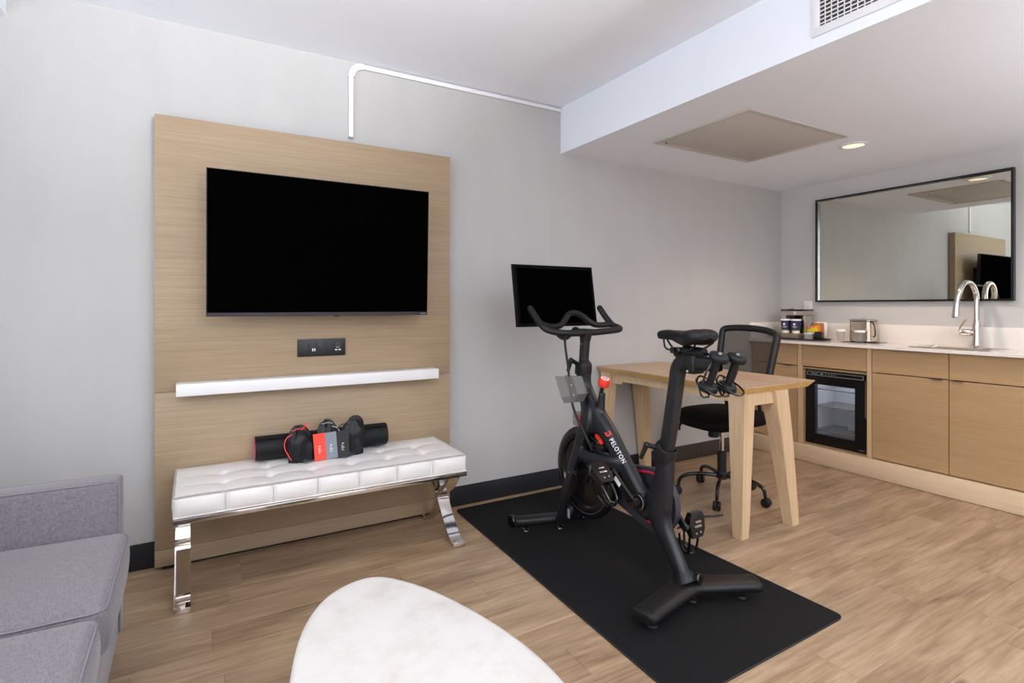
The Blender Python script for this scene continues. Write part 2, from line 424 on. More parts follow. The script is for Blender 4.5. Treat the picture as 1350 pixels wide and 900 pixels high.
# baseboards along the television wall, butted together
bb = struct(bx('baseboard_back', M['base'], None, XL, 3.02, YW-.010, YW, .001, .117, b=.002)); bb['label'] = 'charcoal baseboard below the television wall'
bx('baseboard_length', M['base_brown'], bb, 3.0225, 3.46, YW-.010, YW, .001, .117, b=.002)
bx('baseboard_length', M['base_brown'], bb, 3.4625, 4.08, YW-.010, YW, .001, .117, b=.002)

# conduit on the wall: two lengths and an elbow
t = thing('cable_raceway', (.733, 2.97, 2.08), 'white plastic cable raceway above the wood panel, turning along the ceiling', 'raceway')
bx('raceway_length', M['white'], t, .721, .745, YW-.016, YW-.001, 2.095, 2.43, b=.003)
bx('raceway_length', M['white'], t, .80, 2.108, YW-.016, YW-.001, 2.472, 2.496, b=.003)
bx('end_cap', M['greymark'], t, .722, .744, YW-.015, YW-.001, 2.088, 2.095)
q = MB(); arc = []
for i in range(9):
    a = PI-(PI/2)*i/8; arc.append((.80+.083*math.cos(a), 2.419+.080*math.sin(a)))
inn = []
for i in range(9):
    a = PI/2+(PI/2)*i/8; inn.append((.80+.050*math.cos(a), 2.419+.048*math.sin(a)))
q.prism(arc+inn, .018, 'xz', YW-.019).build('elbow', M['white'], t)

# ------------------------------------------------------------ ceiling fittings
x0, x1, y0, y1 = 2.455, 3.36, 1.80, 2.485
t = thing('ceiling_access_panel', ((x0+x1)/2, (y0+y1)/2, ZS), 'large rectangular beige return air panel set in the lowered ceiling', 'ceiling panel')
q = MB(); w = .035; z = ZS-.008
q.box(x0, x1, y0, y0+w, z, ZS-.0005, b=.002); q.box(x0, x1, y1-w, y1, z, ZS-.0005, b=.002); q.box(x0, x0+w, y0+w, y1-w, z, ZS-.0005, b=.002); q.box(x1-w, x1, y0+w, y1-w, z, ZS-.0005, b=.002)
q.build('frame', M['grille'], t)
bx('hinged_panel', M['grille'], t, x0+w+.004, x1-w-.004, y0+w+.004, y1-w-.004, ZS-.006, ZS-.001, b=.001)
q = MB()
for i in range(16):
    xx = x0+.17+i*.036
    q.box(xx, xx+.006, y1-.17, y1-.07, ZS-.0068, ZS-.0058)
lv = q.build('louvre_slots', M['grille_dark'], t); lv.data.materials[0] = mat('louvre_faint', hexc(176, 170, 166), .6); lv['kind'] = 'stuff'
MB().lathe([(.007, 0), (.009, .002)], (x0+.065, y1-.05, ZS-.0085), seg=12).build('latch', M['grille_dark'], t)

t = thing('downlight', (3.58, 1.89, ZS), 'round recessed downlight glowing warm in the lowered ceiling', 'downlight')
MB().lathe([(.062, -.001), (.082, -.001), (.082, -.005), (.064, -.010), (.062, -.010)], (3.58, 1.89, ZS), seg=32, cap=False).build('trim_ring', M['white'], t)
MB().lathe([(.0615, -.006), (.052, -.001), (.0, -.0008)], (3.58, 1.89, ZS), seg=32, cap=False).build('reflector', M['lens'], t)
t = thing('downlight', (3.58, -.1, ZS), 'added second round recessed downlight of the lowered ceiling, unseen, for more light', 'downlight')
MB().lathe([(.062, -.001), (.082, -.001), (.082, -.005), (.064, -.010), (.062, -.010)], (3.58, -.1, ZS), seg=32, cap=False).build('trim_ring', M['white'], t)
MB().lathe([(.0615, -.006), (.052, -.001), (.0, -.0008)], (3.58, -.1, ZS), seg=32, cap=False).build('reflector', M['lens'], t)

# supply register on the upright face of the lowered ceiling
t = thing('air_register', (XS, .93, 2.37), 'white air supply register with crossed slats high on the soffit face', 'air vent')
ya, yb, za, zb = .60, 1.272, 2.243, 2.485
q = MB(); w = .034; X = XS-.007
q.box(X, XS-.0005, ya, yb, za, za+w, b=.002); q.box(X, XS-.0005, ya, yb, zb-w, zb, b=.002); q.box(X, XS-.0005, ya, ya+w, za+w, zb-w, b=.002); q.box(X, XS-.0005, yb-w, yb, za+w, zb-w, b=.002)
q.build('frame', M['white'], t)
bx('duct_backing', M['grille_dark'], t, XS-.0012, XS-.0004, ya+w, yb-w, za+w, zb-w)
n = 11
for i in range(n):
    zz = za+w+.008+i*(zb-za-2*w-.012)/(n-1)
    bx('slat', M['white'], t, XS-.0065, XS-.0035, ya+w, yb-w, zz-.0022, zz+.0022)
yy = yb-w-.02
while yy > ya+w+.01:
    bx('blade', M['white'], t, XS-.0034, XS-.0013, yy-.002, yy+.002, za+w, zb-w); yy -= .024

# ------------------------------------------------------------ television panel, shelf, television
YP = 2.912
t = thing('television_wall_panel', (.567, 2.95, 0), 'tall limed oak wall panel in three boards behind the television', 'wall panel')
bx('backing_board', M['floor_base'], t, -.12, 1.255, YP+.03, YW-.012, .035, 2.02)
bx('side_return', M['panel'], t, 1.2645, 1.2825, YP+.0185, YW-.011, .020, 2.048)
bx('side_return', M['panel'], t, -.147, -.129, YP+.0185, YW-.011, .020, 2.048)
bx('board', M['panel'], t, -.147, 1.2825, YP, YP+.018, .802, 2.048, b=.001)
bx('board', M['panel2'], t, -.147, 1.2825, YP, YP+.018, .0955, .8005, b=.001)
bx('board', M['panel2'], t, -.147, 1.2825, YP, YP+.018, .020, .0940, b=.001)
bx('plinth_shadow_gap', M['black_bezel'], t, -.12, 1.255, YP+.03, YW-.012, .001, .034)  # black strip paints in the shadow line under the panel

t = thing('floating_shelf', (.56, 2.86, .81), 'thin white floating shelf fixed to the wood panel under the television', 'shelf')
bx('shelf_board', M['lacquer'], t, -.064, 1.178, 2.825, YP-.0005, .789, .843, b=.0015)

# television, leaning slightly forward at the top
t = thing('television', (.59, 2.88, 1.48), 'large wall-mounted flat television with a black screen, switched off', 'television')
def tvP(u, v, d):  # u along x 0..1, v height 0..1, d depth behind the glass
    yb_, yt_ = 2.762, 2.738
    return V((.051+u*(1.086-.051), yb_+(yt_-yb_)*v+d, 1.142+v*(1.797-1.142)))
def tvbox(q, u0, u1, v0, v1, d0, d1):
    r = [[tvP(u0, v0, d), tvP(u1, v0, d), tvP(u1, v1, d), tvP(u0, v1, d)] for d in (d0, d1)]
    return q.loft(r)
tvbox(MB(), 0, 1, 0, 1, .004, .034).build('housing', M['black_bezel'], t, smooth=0)
tvbox(MB(), .004, .996, .028, .994, 0, .0036).build('screen', M['black_gloss'], t, smooth=0)
tvbox(MB(), .002, .998, .002, .026, -.001, .0036).build('bottom_bezel', mat('bezel_dark_metal', hexc(48, 42, 48), .4, metal=.4), t, smooth=0)
tvbox(MB(), .53, .555, -.006, .002, .0, .012).build('sensor_pod', M['black_bezel'], t, smooth=0)
q = MB()
for i, w in enumerate((.004, .003, .004, .003, .003)):
    tvbox(q, .962+i*.006, .962+i*.006+w, .010, .017, -.0016, -.001)
q.build('nameplate', M['greymark'], t, smooth=0)
bx('wall_bracket', M['black_bezel'], t, .40, .80, 2.799, YP-.0005, 1.35, 1.65)

# power and media plate
t = thing('media_outlet_plate', (.57, YP, .98), 'black media and power outlet plate on the wood panel above the shelf', 'outlet')
bx('plate', mat('plate_black', hexc(20, 21, 26), .4), t, .452, .688, YP-.008, YP-.0005, .9345, 1.0225, b=.002)
for a, b_ in ((.480, .508), (.516, .548), (.556, .588), (.636, .670)):
    bx('socket_module', mat('module_black', hexc(30, 30, 34), .5), t, a, b_, YP-.0095, YP-.0078, .952, 1.004, b=.0006)
for a, b_, c_, d_ in ((.522, .528, .961, .975), (.532, .538, .961, .975), (.634, .646, .962, .967), (.652, .664, .962, .967)):
    bx('port', M['mark'], t, a, b_, YP-.0102, YP-.0094, c_, d_)
bx('printed_mark', M['greymark'], t, .640, .656, YP-.0100, YP-.0096, .975, .979)

# ------------------------------------------------------------ tufted bench
t = thing('tufted_bench', (.56, 2.69, 0), 'white tufted leather bench on curved chrome legs under the television', 'bench')
bx0, bx1, by0, by1 = -.064, 1.180, 2.482, 2.905
zt, zb_ = .447, .364
NX, NY = 7, 3
def puff(x, y):
    u = (x-bx0)/(bx1-bx0)*NX; v = (y-by0)/(by1-by0)*NY
    su, sv = abs(math.sin(PI*u)), abs(math.sin(PI*v))
    eu = min(1, min(u, NX-u)*2.2); ev = min(1, min(v, NY-v)*2.2)
    h = .0042*(su**.32)*(sv**.32)+.0008*(su+sv)*.5
    # deep dimple at buttons
    du = (u-round(u))*(bx1-bx0)/NX; dv = (v-round(v))*(by1-by0)/NY
    ru, rv = round(u), round(v)
    if 0 < ru < NX and 0 < rv < NY:
        d = math.hypot(du, dv); h -= .011*math.exp(-(d/.020)**2)+.005*math.exp(-(d/.045)**2)
    edge = min(x-bx0, bx1-x, y-by0, by1-y)
    h *= min(1, edge/.03+.05)
    return h
q = MB(); nx, ny = 140, 48; grid = []
for i in range(nx+1):
    row = []
    for j in range(ny+1):
        x = bx0+(bx1-bx0)*i/nx; y = by0+(by1-by0)*j/ny
        row.append(q.bm.verts.new((x, y, zt+puff(x, y))))
    grid.append(row)
for i in range(nx):
    for j in range(ny): q.bm.faces.new((grid[i][j], grid[i+1][j], grid[i+1][j+1], grid[i][j+1]))
loop = [grid[i][0] for i in range(nx+1)]+[grid[nx][j] for j in range(1, ny+1)]+[grid[i][ny] for i in range(nx-1, -1, -1)]+[grid[0][j] for j in range(ny-1, 0, -1)]
prev = loop
def sidebulge(co, f):
    x, y = co.x, co.y
    if y <= by0+1e-4: u = (x-bx0)/(bx1-bx0)*NX; b_ = abs(math.sin(PI*u))**.4; return V((0, -1, 0))*(.011*f*b_)
    if y >= by1-1e-4: return V((0, 0, 0))
    v = (y-by0)/(by1-by0)*NY; b_ = abs(math.sin(PI*v))**.4
    return V((1 if x > bx0+.1 else -1, 0, 0))*(.009*f*b_)
for k in range(1, 8):
    f = k/7; zz = zt-.003+(zb_-zt+.003)*f
    cur = [q.bm.verts.new(V((v.co.x, v.co.y, zz))+sidebulge(v.co, math.sin(PI*f)**.7 if f < 1 else 0)) for v in loop]
    for a in range(len(loop)): q.bm.faces.new((prev[a], prev[(a+1) % len(loop)], cur[(a+1) % len(loop)], cur[a]))
    prev = cur
q.bm.faces.new(prev)
cush = q.build('cushion', M['leather'], t, smooth=70)
for nm, zz, r_ in (('piping', zt+.001, .0035), ('piping', zb_+.004, .0035)):
    P = []
    for i in range(NX*4+1): P.append((bx0+(bx1-bx0)*i/(NX*4), by0-.002, zz+.0015*abs(math.sin(PI*i/4))))
    for i in range(1, NY*4+1): P.append((bx1+.002, by0+(by1-by0)*i/(NY*4), zz))
    for i in range(1, NX*4+1): P.append((bx1-(bx1-bx0)*i/(NX*4), by1, zz))
    for i in range(1, NY*4): P.append((bx0-.002, by1-(by1-by0)*i/(NY*4), zz))
    MB().tube(P, r_, 6, closed=True).build(nm, M['seam'] if zz > zt else M['leather'], cush)
for i in range(1, NX):
    for j in range(1, NY):
        x = bx0+(bx1-bx0)*i/NX; y = by0+(by1-by0)*j/NY
        MB().sphere((x, y, zt+puff(x, y)+.001), .009, 12, (1, 1, .5)).build('button', M['leather'], cush)
for i in range(1, NX):   # upright welts on the front face and seams across the top
    x = bx0+(bx1-bx0)*i/NX
    for dx in (-.005, .005):
        MB().tube([(x+dx, by0-.001, zt-.004), (x+dx, by0-.005, (zt+zb_)/2), (x+dx, by0-.001, zb_+.008)], .0035, 6, n=4).build('welt', M['leather'], cush)
    P = [(x, by0+(by1-by0)*k/40, zt+puff(x, by0+(by1-by0)*k/40)+.0002) for k in range(1, 40)]
    MB().tube(P, .0008, 5).build('seam', M['leather'], cush)
q = MB(); fw = .03
q.box(bx0-.002, bx1+.004, by0-.004, by0+fw, .342, .362, b=.002); q.box(bx0-.002, bx1+.004, by1-fw, by1+.002, .342, .362, b=.002)
q.box(bx0-.002, bx0+fw, by0+fw, by1-fw, .342, .362); q.box(bx1-fw+.004, bx1+.004, by0+fw, by1-fw, .342, .362)
q.build('seat_frame', M['chrome'], t)
bx('seat_base', M['base'], t, bx0+.02, bx1-.02, by0+.03, by1-.03, .350, .3645)
def bench_leg(xa, xb, sgn):
    """one curved flat bar of the pair: sgn -1 the front bar, +1 the rear bar; both touch at mid height"""
    ymid = (by0+by1)/2; P = []
    prof = [(.162, .342), (.135, .30), (.085, .255), (.035, .225), (.012, .195), (.022, .165), (.070, .105), (.135, .045), (.170, .022), (.200, .012)]
    pts = catmull([(0, ymid+sgn*d, z_) for d, z_ in prof], 5); th = .011; R = []
    for i, p in enumerate(pts):
        tg = (pts[min(i+1, len(pts)-1)]-pts[max(i-1, 0)]).normalized(); nn = V((0, -tg.z, tg.y))
        a, b_ = p+nn*th, p-nn*th
        R.append([V((xa, a.y, a.z)), V((xb, a.y, a.z)), V((xb, b_.y, b_.z)), V((xa, b_.y, b_.z))])
    return MB().loft(R)
for xa, xb in ((-.064, -.008), (1.108, 1.168)):
    for sgn in (-1, 1):
        l = bench_leg(xa, xb, sgn).build('leg', M['chrome'], t, smooth=40)
        ym = (by0+by1)/2+sgn*.200
        bx('foot', M['chrome'], l, xa-.002, xb+.002, ym-.030, ym+.030, .001, .026, b=.002)

# ------------------------------------------------------------ things on the bench
ro = thing('rolled_yoga_mat', (.565, 2.835, .45), 'rolled black exercise mat lying at the back of the white bench', 'yoga mat')
q = MB(); prof = []
R0 = .058; cyl = []
for i in range(120):   # outer spiral sheet
    a = i/120*2*PI*4.3; r = R0-.0055*a/(2*PI)
    cyl.append((r, a))
pts_o = [(2.851+r*math.cos(-a+2.2), .514+r*math.sin(-a+2.2)) for r, a in cyl]
pts_i = [(2.851+(r-.0042)*math.cos(-a+2.2), .514+(r-.0042)*math.sin(-a+2.2)) for r, a in cyl]
R = []
q = MB()
for i in range(len(cyl)-1):
    a0, a1, b0, b1 = pts_o[i], pts_o[i+1], pts_i[i], pts_i[i+1]
vsA = [[q.bm.verts.new((x, p_[0], p_[1])) for p_ in pts_o] for x in (.252, .884)]
vsB = [[q.bm.verts.new((x, p_[0], p_[1])) for p_ in pts_i] for x in (.252, .884)]
for i in range(len(cyl)-1):
    f = q.bm.faces.new((vsA[0][i], vsA[0][i+1], vsA[1][i+1], vsA[1][i])); f.material_index = 0
    f = q.bm.faces.new((vsB[0][i+1], vsB[0][i], vsB[1][i], vsB[1][i+1])); f.material_index = 1
    f = q.bm.faces.new((vsA[0][i+1], vsA[0][i], vsB[0][i], vsB[0][i+1])); f.material_index = 1
    f = q.bm.faces.new((vsA[1][i], vsA[1][i+1], vsB[1][i+1], vsB[1][i])); f.material_index = 1
for e in (0, -1):
    f = q.bm.faces.new((vsA[0][e], vsA[1][e], vsB[1][e], vsB[0][e]))
q.build('rolled_sheet', [M['roll'], M['pink']], ro)
MB().lathe([(.0325, 0), (.0325, .62)], (.258, 2.851, .514), (1, 0, 0), 24).build('rolled_core', M['pink'], ro)

def pouch(name, cx, cyy, w, h, z0, tilt, seed, cordmat, label, dpt=.04, lean=0):
    t = thing(name, (cx, cyy, z0), label, 'pouch')
    random.seed(seed)
    rings = []; seg = 40; n = 22
    for k in range(n+1):
        f = k/n; z_ = h*f
        ww = w*(1.02-.10*f+.03*math.sin(9*f+seed))/2
        dd = dpt*(.55+.6*math.sin(PI*min(1, f*1.1+.05)))/2
        if f > .60:
            g = (f-.60)/.40; s_ = math.sqrt(max(0, 1-(g*.965)**2))*.9+.1*(1-g)
            ww *= s_; dd *= s_
        ring = []
        for j in range(seg):
            a = 2*PI*j/seg
            ca, sa = math.cos(a), math.sin(a)
            px = ww*math.copysign(abs(ca)**.8, ca); py = dd*math.copysign(abs(sa)**.7, sa)
            nz = noise.noise(V((px*30+seed*3, z_*16, sa*1.3+seed)))*.020+noise.noise(V((px*60+z_*45, seed*2.1, z_*30)))*.006
            nz += noise.noise(V((a*4, z_*9, seed*7.3)))*.004
            if f > .5: nz += .0055*(f-.5)/.5*math.sin(a*9+seed)*(1-max(0, f-.9)*8)
            if f < .03: nz *= .3
            q_ = 1+nz/max(.01, math.hypot(px, py))*(.35+.65*abs(sa))
            ring.append(V((px*q_, py*q_, z_+.004*noise.noise(V((px*30, seed, z_*20)))*(1 if f > .05 else 0))))
        rings.append(ring)
    q = MB(); q.loft(rings)
    Mx = Matrix.Translation(V((cx, cyy, z0))) @ Matrix.Rotation(lean, 4, 'X') @ Matrix.Rotation(tilt, 4, 'Y')
    q.xf(Mx)
    b_ = q.build('bag_body', M['pouch'], t, smooth=60)
    zc = h*.90
    q = MB(); ring = []
    for j in range(16):
        a = 2*PI*j/16; ring.append(Mx @ V((w*.27*math.cos(a), dpt*.34*math.sin(a), zc+.003*math.sin(3*a))))
    q.tube(ring, .0022, 6, closed=True).build('drawstring', cordmat, t)
    return t, Mx
p1, Mx1 = pouch('drawstring_pouch', .450, 2.758, .118, .172, .450, -.10, 3, M['red'], 'black drawstring pouch with a red cord, left of the cards on the bench', .055, -.08)
q = MB().tube([Mx1 @ V(p_) for p_ in ((-.03, -.012, .135), (-.058, -.02, .125), (-.072, -.024, .09), (-.062, -.028, .05), (-.05, -.03, .022))], .0024, 6, n=6)
q.tube([Mx1 @ V(p_) for p_ in ((.0, -.01, .135), (.02, -.015, .155), (.035, -.01, .172), (.04, -.01, .166), (.034, -.012, .158), (.046, -.01, .148))], .0022, 6, n=5)
q.build('cord_loop', M['red'], p1)
graycord = mat('cord_grey', hexc(170, 168, 165), .6)
p2, Mx2 = pouch('drawstring_pouch', .566, 2.778, .100, .184, .452, .02, 8, graycord, 'black drawstring pouch with a grey cord standing right behind the red and grey cards', .042, -.01)
MB().tube([Mx2 @ V(p_) for p_ in ((.02, -.02, .150), (.045, -.026, .140), (.062, -.03, .105), (.07, -.03, .075))], .0024, 6, n=6).build('cord_loop', graycord, p2)
p3, Mx3 = pouch('drawstring_pouch', .682, 2.762, .110, .192, .452, .13, 14, M['bar'], 'black drawstring pouch with a black cord leaning right behind the black card', .055, -.04)
MB().tube([Mx3 @ V(p_) for p_ in ((-.03, -.02, .148), (-.062, -.02, .150), (-.085, -.02, .130), (-.095, -.02, .10))], .002, 6, n=6).build('cord_loop', M['bar'], p3)
def card(x0, x1, yb_, z0, h, lean, shear, mt, label, name='folded_card'):
    t = thing(name, ((x0+x1)/2, yb_, z0), label, 'card')
    Mx = Matrix.Translation(V((x0, yb_, z0))) @ Matrix.Rotation(shear, 4, 'Y') @ Matrix.Rotation(-lean, 4, 'X')
    MB().box(0, x1-x0, 0, .0018, 0, h, b=.0004, seg=1, M4=Mx).build('card_body', mt, t, smooth=0)
    q = MB(); w_ = x1-x0
    q.box(w_*.42, w_*.58, -.0006, 0, h*.50, h*.535, M4=Mx)
    for k in range(5):
        q.box(w_*(.36), w_*(.36+.14+.12*((k*37) % 3)/2), -.0006, 0, h*(.44-.045*k), h*(.455-.045*k), M4=Mx)
    q.build('printed_lines', M['mark'], t, smooth=0)
    return t
card(.502, .556, 2.722, .452, .126, .08, -.06, M['card_r'], 'orange-red printed card standing against the pouches, leftmost of the three cards')
card(.555, .610, 2.725, .452, .126, .08, -.06, M['card_g'], 'slate grey printed card standing between the red card and the black card')
card(.610, .668, 2.728, .452, .126, .08, -.06, M['card_b'], 'black printed card standing against the pouches, rightmost of the three cards')

# ------------------------------------------------------------ exercise mat under the bike
q = MB(); r = .035
cs = [(1.318, 2.918), (2.128, 2.918), (2.150, 1.168), (1.262, 1.150)]
poly = []
for i, c_ in enumerate(cs):
    c0 = V(cs[i-1]+(0,)); c1 = V(c_+(0,)); c2 = V(cs[(i+1) % 4]+(0,))
    d0 = (c0-c1).normalized(); d2 = (c2-c1).normalized()
    a, b_ = c1+d0*r, c1+d2*r
    for k in range(6):
        f = k/5; poly.append(((a*(1-f)**2+c1*2*f*(1-f)+b_*f*f)[:2]))
t = thing('exercise_mat', (1.7, 2.04, 0), 'large black rubber floor mat under the exercise bike', 'mat')
MB().prism(poly, .0055, 'xy', .0006).build('mat_sheet', M['mat'], t, smooth=0)
ed = [(p_[0], p_[1], .0058) for p_ in poly]
MB().tube(ed, .0012, 5, closed=True).build('mat_rim', M['mat_edge'], t)
ZM = .0065

# ------------------------------------------------------------ exercise bike (side profile lies in the y-z plane at x = 1.70)
bike = thing('exercise_bike', (1.70, 1.95, 0), 'black stationary exercise bike with a red knob standing on the black mat', 'exercise bike')
BX = 1.70
def tubeyz(q, pts, x0=BX, n=6, seg=20, pw=2.6):
    """pts: (y, z, half width in plane, half width in x[, x offset]); superelliptic section"""
    P = [V(p_[:3]) for p_ in [(a[0], a[1], 0) for a in pts]]
    yz = catmull([(a[0], a[1], 0) for a in pts], n); hw = catmull([(a[2], a[3], a[4] if len(a) > 4 else 0) for a in pts], n)
    R = []
    for i, p_ in enumerate(yz):
        tg = yz[min(i+1, len(yz)-1)]-yz[max(i-1, 0)]; tg.normalize(); nn = V((0, -tg.y, tg.x))  # (y,z)
        ring = []
        for j in range(seg):
            a = 2*PI*j/seg; ca, sa = math.cos(a), math.sin(a)
            ca = math.copysign(abs(ca)**(2/pw), ca); sa = math.copysign(abs(sa)**(2/pw), sa)
            o_ = hw[i].x*ca
            ring.append(V((x0+hw[i].z+hw[i].y*sa, p_.x+nn.y*o_, p_.y+nn.z*o_)))
        R.append(ring)
    q.loft(R); return q
q = MB()
# head and down tube
tubeyz(q, [(2.196, .875, .036, .030), (2.200, .84, .038, .031), (2.196, .79, .040, .032), (2.160, .72, .048, .036), (2.085, .645, .052, .038), (2.003, .582, .044, .035), (1.927, .502, .041, .032), (1.852, .422, .043, .033), (1.79, .345, .055, .034), (1.72, .31, .05, .034)], pw=2.8)
tubeyz(q, [(2.185, .76, .038, .031), (2.150, .70, .058, .036), (2.118, .64, .076, .037), (2.095, .598, .080, .034), (2.085, .575, .055, .028)], pw=2.4)
# knob boss
tubeyz(q, [(2.055, .775, .016, .016), (2.062, .73, .019, .018), (2.075, .66, .028, .024), (2.06, .60, .02, .02)], pw=2)
# fork blades and the cross members, both sides
for s in (-1, 1):
    tubeyz(q, [(2.160, .72, .040, .022, s*.012), (2.130, .64, .042, .020, s*.036), (2.160, .53, .032, .017, s*.050), (2.215, .40, .027, .016, s*.053), (2.275, .24, .025, .016, s*.053), (2.325, .10, .026, .018, s*.05), (2.345, .06, .02, .018, s*.05)], pw=3)
    tubeyz(q, [(2.15, .470, .030, .016, s*.052), (2.08, .460, .034, .018, s*.054), (1.99, .462, .036, .020, s*.050), (1.91, .470, .036, .024, s*.026), (1.88, .47, .03, .022, 0)], pw=2.6)
# seat tube sweeping down into the rear leg
tubeyz(q, [(1.648, .572, .040, .030), (1.652, .50, .042, .031), (1.668, .42, .052, .033), (1.690, .345, .068, .034), (1.668, .275, .048, .030), (1.620, .205, .036, .027), (1.572, .135, .033, .027), (1.545, .085, .034, .03)], pw=2.7)
fr = q.build('frame', M['bike'], bike, smooth=180)
md = fr.modifiers.new('weld', 'REMESH'); md.mode = 'VOXEL'; md.voxel_size = .0052; md.use_smooth_shade = True
sm = fr.modifiers.new('soften', 'SMOOTH'); sm.factor = .5; sm.iterations = 7

# seat post with its bend and the horizontal rail
q = MB()
tubeyz(q, [(1.650, .56, .031, .024), (1.628, .66, .031, .024), (1.603, .79, .031, .024), (1.588, .88, .031, .024), (1.578, .93, .032, .025), (1.556, .960, .032, .026), (1.515, .968, .029, .026), (1.46, .968, .027, .026), (1.385, .968, .027, .026)], pw=3.2)
q.build('seat_post', M['bike'], bike)
q = MB()
tubeyz(q, [(1.663, .535, .046, .035), (1.655, .565, .048, .037), (1.647, .600, .046, .036), (1.645, .605, .034, .027)], pw=2.8, n=4)
sc_ = q.build('seat_clamp_collar', M['bike2'], bike)
def lever(parent, a, b_, c_, name='clamp_lever'):
    q = MB(); q.tube([a, b_], .011, 12); q.tube([b_, c_], [.0115, .0085], 12); q.sphere(b_, .0135, 12)
    q.build(name, M['bar'], parent)
lever(sc_, (1.675, 1.670, .600), (1.632, 1.688, .612), (1.618, 1.708, .553))
# handlebar post, collar, lever
q = MB(); tubeyz(q, [(2.205, .86, .024, .020), (2.196, .95, .024, .020), (2.187, 1.035, .025, .021)], pw=3.4); hp = q.build('handlebar_post', M['bike'], bike)
MB().lathe([(.004, 0), (.004, .002)], (BX-.0205, 2.190, 1.0), (-1, 0, 0), 10).build('bolt', M['steel'], hp)
q = MB(); tubeyz(q, [(2.206, .845, .042, .035), (2.203, .870, .043, .036), (2.200, .902, .041, .034), (2.200, .906, .028, .024)], pw=2.8, n=4); hc = q.build('post_collar', M['bike2'], bike)
lever(hc, (1.672, 2.225, .902), (1.640, 2.225, .918), (1.625, 2.232, .862))
# handlebars
q = MB()
main = [(1.474, 2.345, 1.176), (1.477, 2.31, 1.143), (1.480, 2.265, 1.105), (1.492, 2.222, 1.075), (1.540, 2.186, 1.060), (1.61, 2.174, 1.056), (1.70, 2.172, 1.056), (1.80, 2.174, 1.060), (1.885, 2.180, 1.065), (1.930, 2.194, 1.069), (1.948, 2.222, 1.075), (1.938, 2.262, 1.090), (1.930, 2.305, 1.130), (1.922, 2.345, 1.178)]
q.tube(main, .0165, 14, n=6)
q.sphere(main[0], .0165, 14); q.sphere(main[-1], .0165, 14)
q.tube([(1.482, 2.262, 1.100), (1.54, 2.266, 1.088), (1.60, 2.268, 1.090), (1.638, 2.280, 1.116), (1.672, 2.292, 1.146), (1.715, 2.294, 1.154), (1.758, 2.290, 1.138), (1.80, 2.278, 1.106), (1.84, 2.266, 1.090), (1.935, 2.264, 1.092)], .0155, 14, n=6)
hb = q.build('handlebars', M['bar'], bike, smooth=60)
q = MB(); q.tube([(1.70, 2.188, 1.02), (1.70, 2.182, 1.058)], [.028, .032], 16); q.box(1.655, 1.745, 2.165, 2.235, 1.045, 1.075, b=.012, seg=3)
q.tube([(1.67, 2.20, 1.064), (1.672, 2.235, 1.072), (1.685, 2.28, 1.05), (1.695, 2.36, 1.02), (1.70, 2.44, 1.05), (1.70, 2.475, 1.13), (1.70, 2.472, 1.20)], .013, 10, n=5)
q.build('handlebar_bracket', M['bike2'], bike)
# touch screen
q = MB(); sx0, sx1 = 1.450, 1.972
def scP(x, v, d): return V((x, 2.425+.052*v+d, 1.080+.330*v))
def scbox(q, x0, x1, v0, v1, d0, d1):
    return q.loft([[scP(x0, v0, d), scP(x1, v0, d), scP(x1, v1, d), scP(x0, v1, d)] for d in (d0, d1)])
ts = scbox(MB(), sx0, sx1, 0, 1, .0022, .022).build('touch_screen_housing', mat('screen_housing', hexc(8, 8, 10), .5, spec=.2), bike, smooth=0)
scbox(MB(), sx0+.003, sx1-.003, .01, .99, 0, .002).build('bezel', mat('screen_border', (.0015, .0015, .002, 1), .5, spec=.05), ts, smooth=0)
scbox(MB(), sx0+.018, sx1-.018, .055, .945, -.0005, 0).build('display', M['black_gloss'], ts, smooth=0)
# resistance knob, leaning towards the saddle
q = MB(); KM = Matrix.Translation(V((1.70, 2.062, .775))) @ Matrix.Rotation(.38, 4, 'X')
q.lathe([(.009, -.012), (.009, .034)], (0, 0, 0), (0, 0, 1), 12); q.xf(KM); q.build('knob_stem', M['bike2'], bike)
q = MB(); R = []
for hgt, rr in ((.030, .010), (.033, .022), (.040, .027), (.064, .027), (.072, .025), (.074, .021)):
    R.append([V((rr*(1+.075*math.cos(6*a))*math.cos(a), rr*(1+.075*math.cos(6*a))*math.sin(a), hgt)) for a in [2*PI*j/36 for j in range(36)]])
q.loft(R); q.xf(KM); kb = q.build('resistance_knob', M['red'], bike)
q = MB(); q.lathe([(.020, .0742), (.020, .0752)], seg=24); q.xf(KM); q.build('knob_cap', M['mark'], kb)
q = MB(); q.lathe([(.007, .0757), (.012, .0757), (.012, .0764), (.007, .0764), (.007, .0757)], seg=20, cap=False); q.xf(KM); q.build('printed_mark', M['red'], kb)
# bottle holder, clear plastic, on the left of the head tube
poly = [(2.270, .838), (2.125, .850), (2.082, .772), (2.110, .730), (2.190, .713), (2.215, .735)]
inner = [(2.255, .834), (2.130, .844), (2.090, .772), (2.115, .737), (2.186, .721), (2.207, .738)]
q = MB(); q.prism(poly, .002, 'yz', 1.572); q.prism(poly, .002, 'yz', 1.630)
for k in range(1, 5):
    a, b_, c_, d_ = poly[k], poly[(k+1) % 6], inner[(k+1) % 6], inner[k]
    q.prism([a, b_, c_, d_], .0555, 'yz', 1.5742)
bh = q.build('bottle_holder', M['clear'], bike, smooth=0)
q = MB().lathe([(.040, 0), (.044, .004), (.044, .016), (.036, .022)], (1.634, 2.150, .765), (1, 0, 0), 24); q.box(1.640, 1.690, 2.13, 2.18, .75, .79, b=.004)
q.build('holder_bracket', M['gblack'], bh)
for zz in (.81, .765): MB().sphere((1.571, 2.130 if zz > .8 else 2.11, zz), .0032, 8).build('rivet', M['steel'], bh)
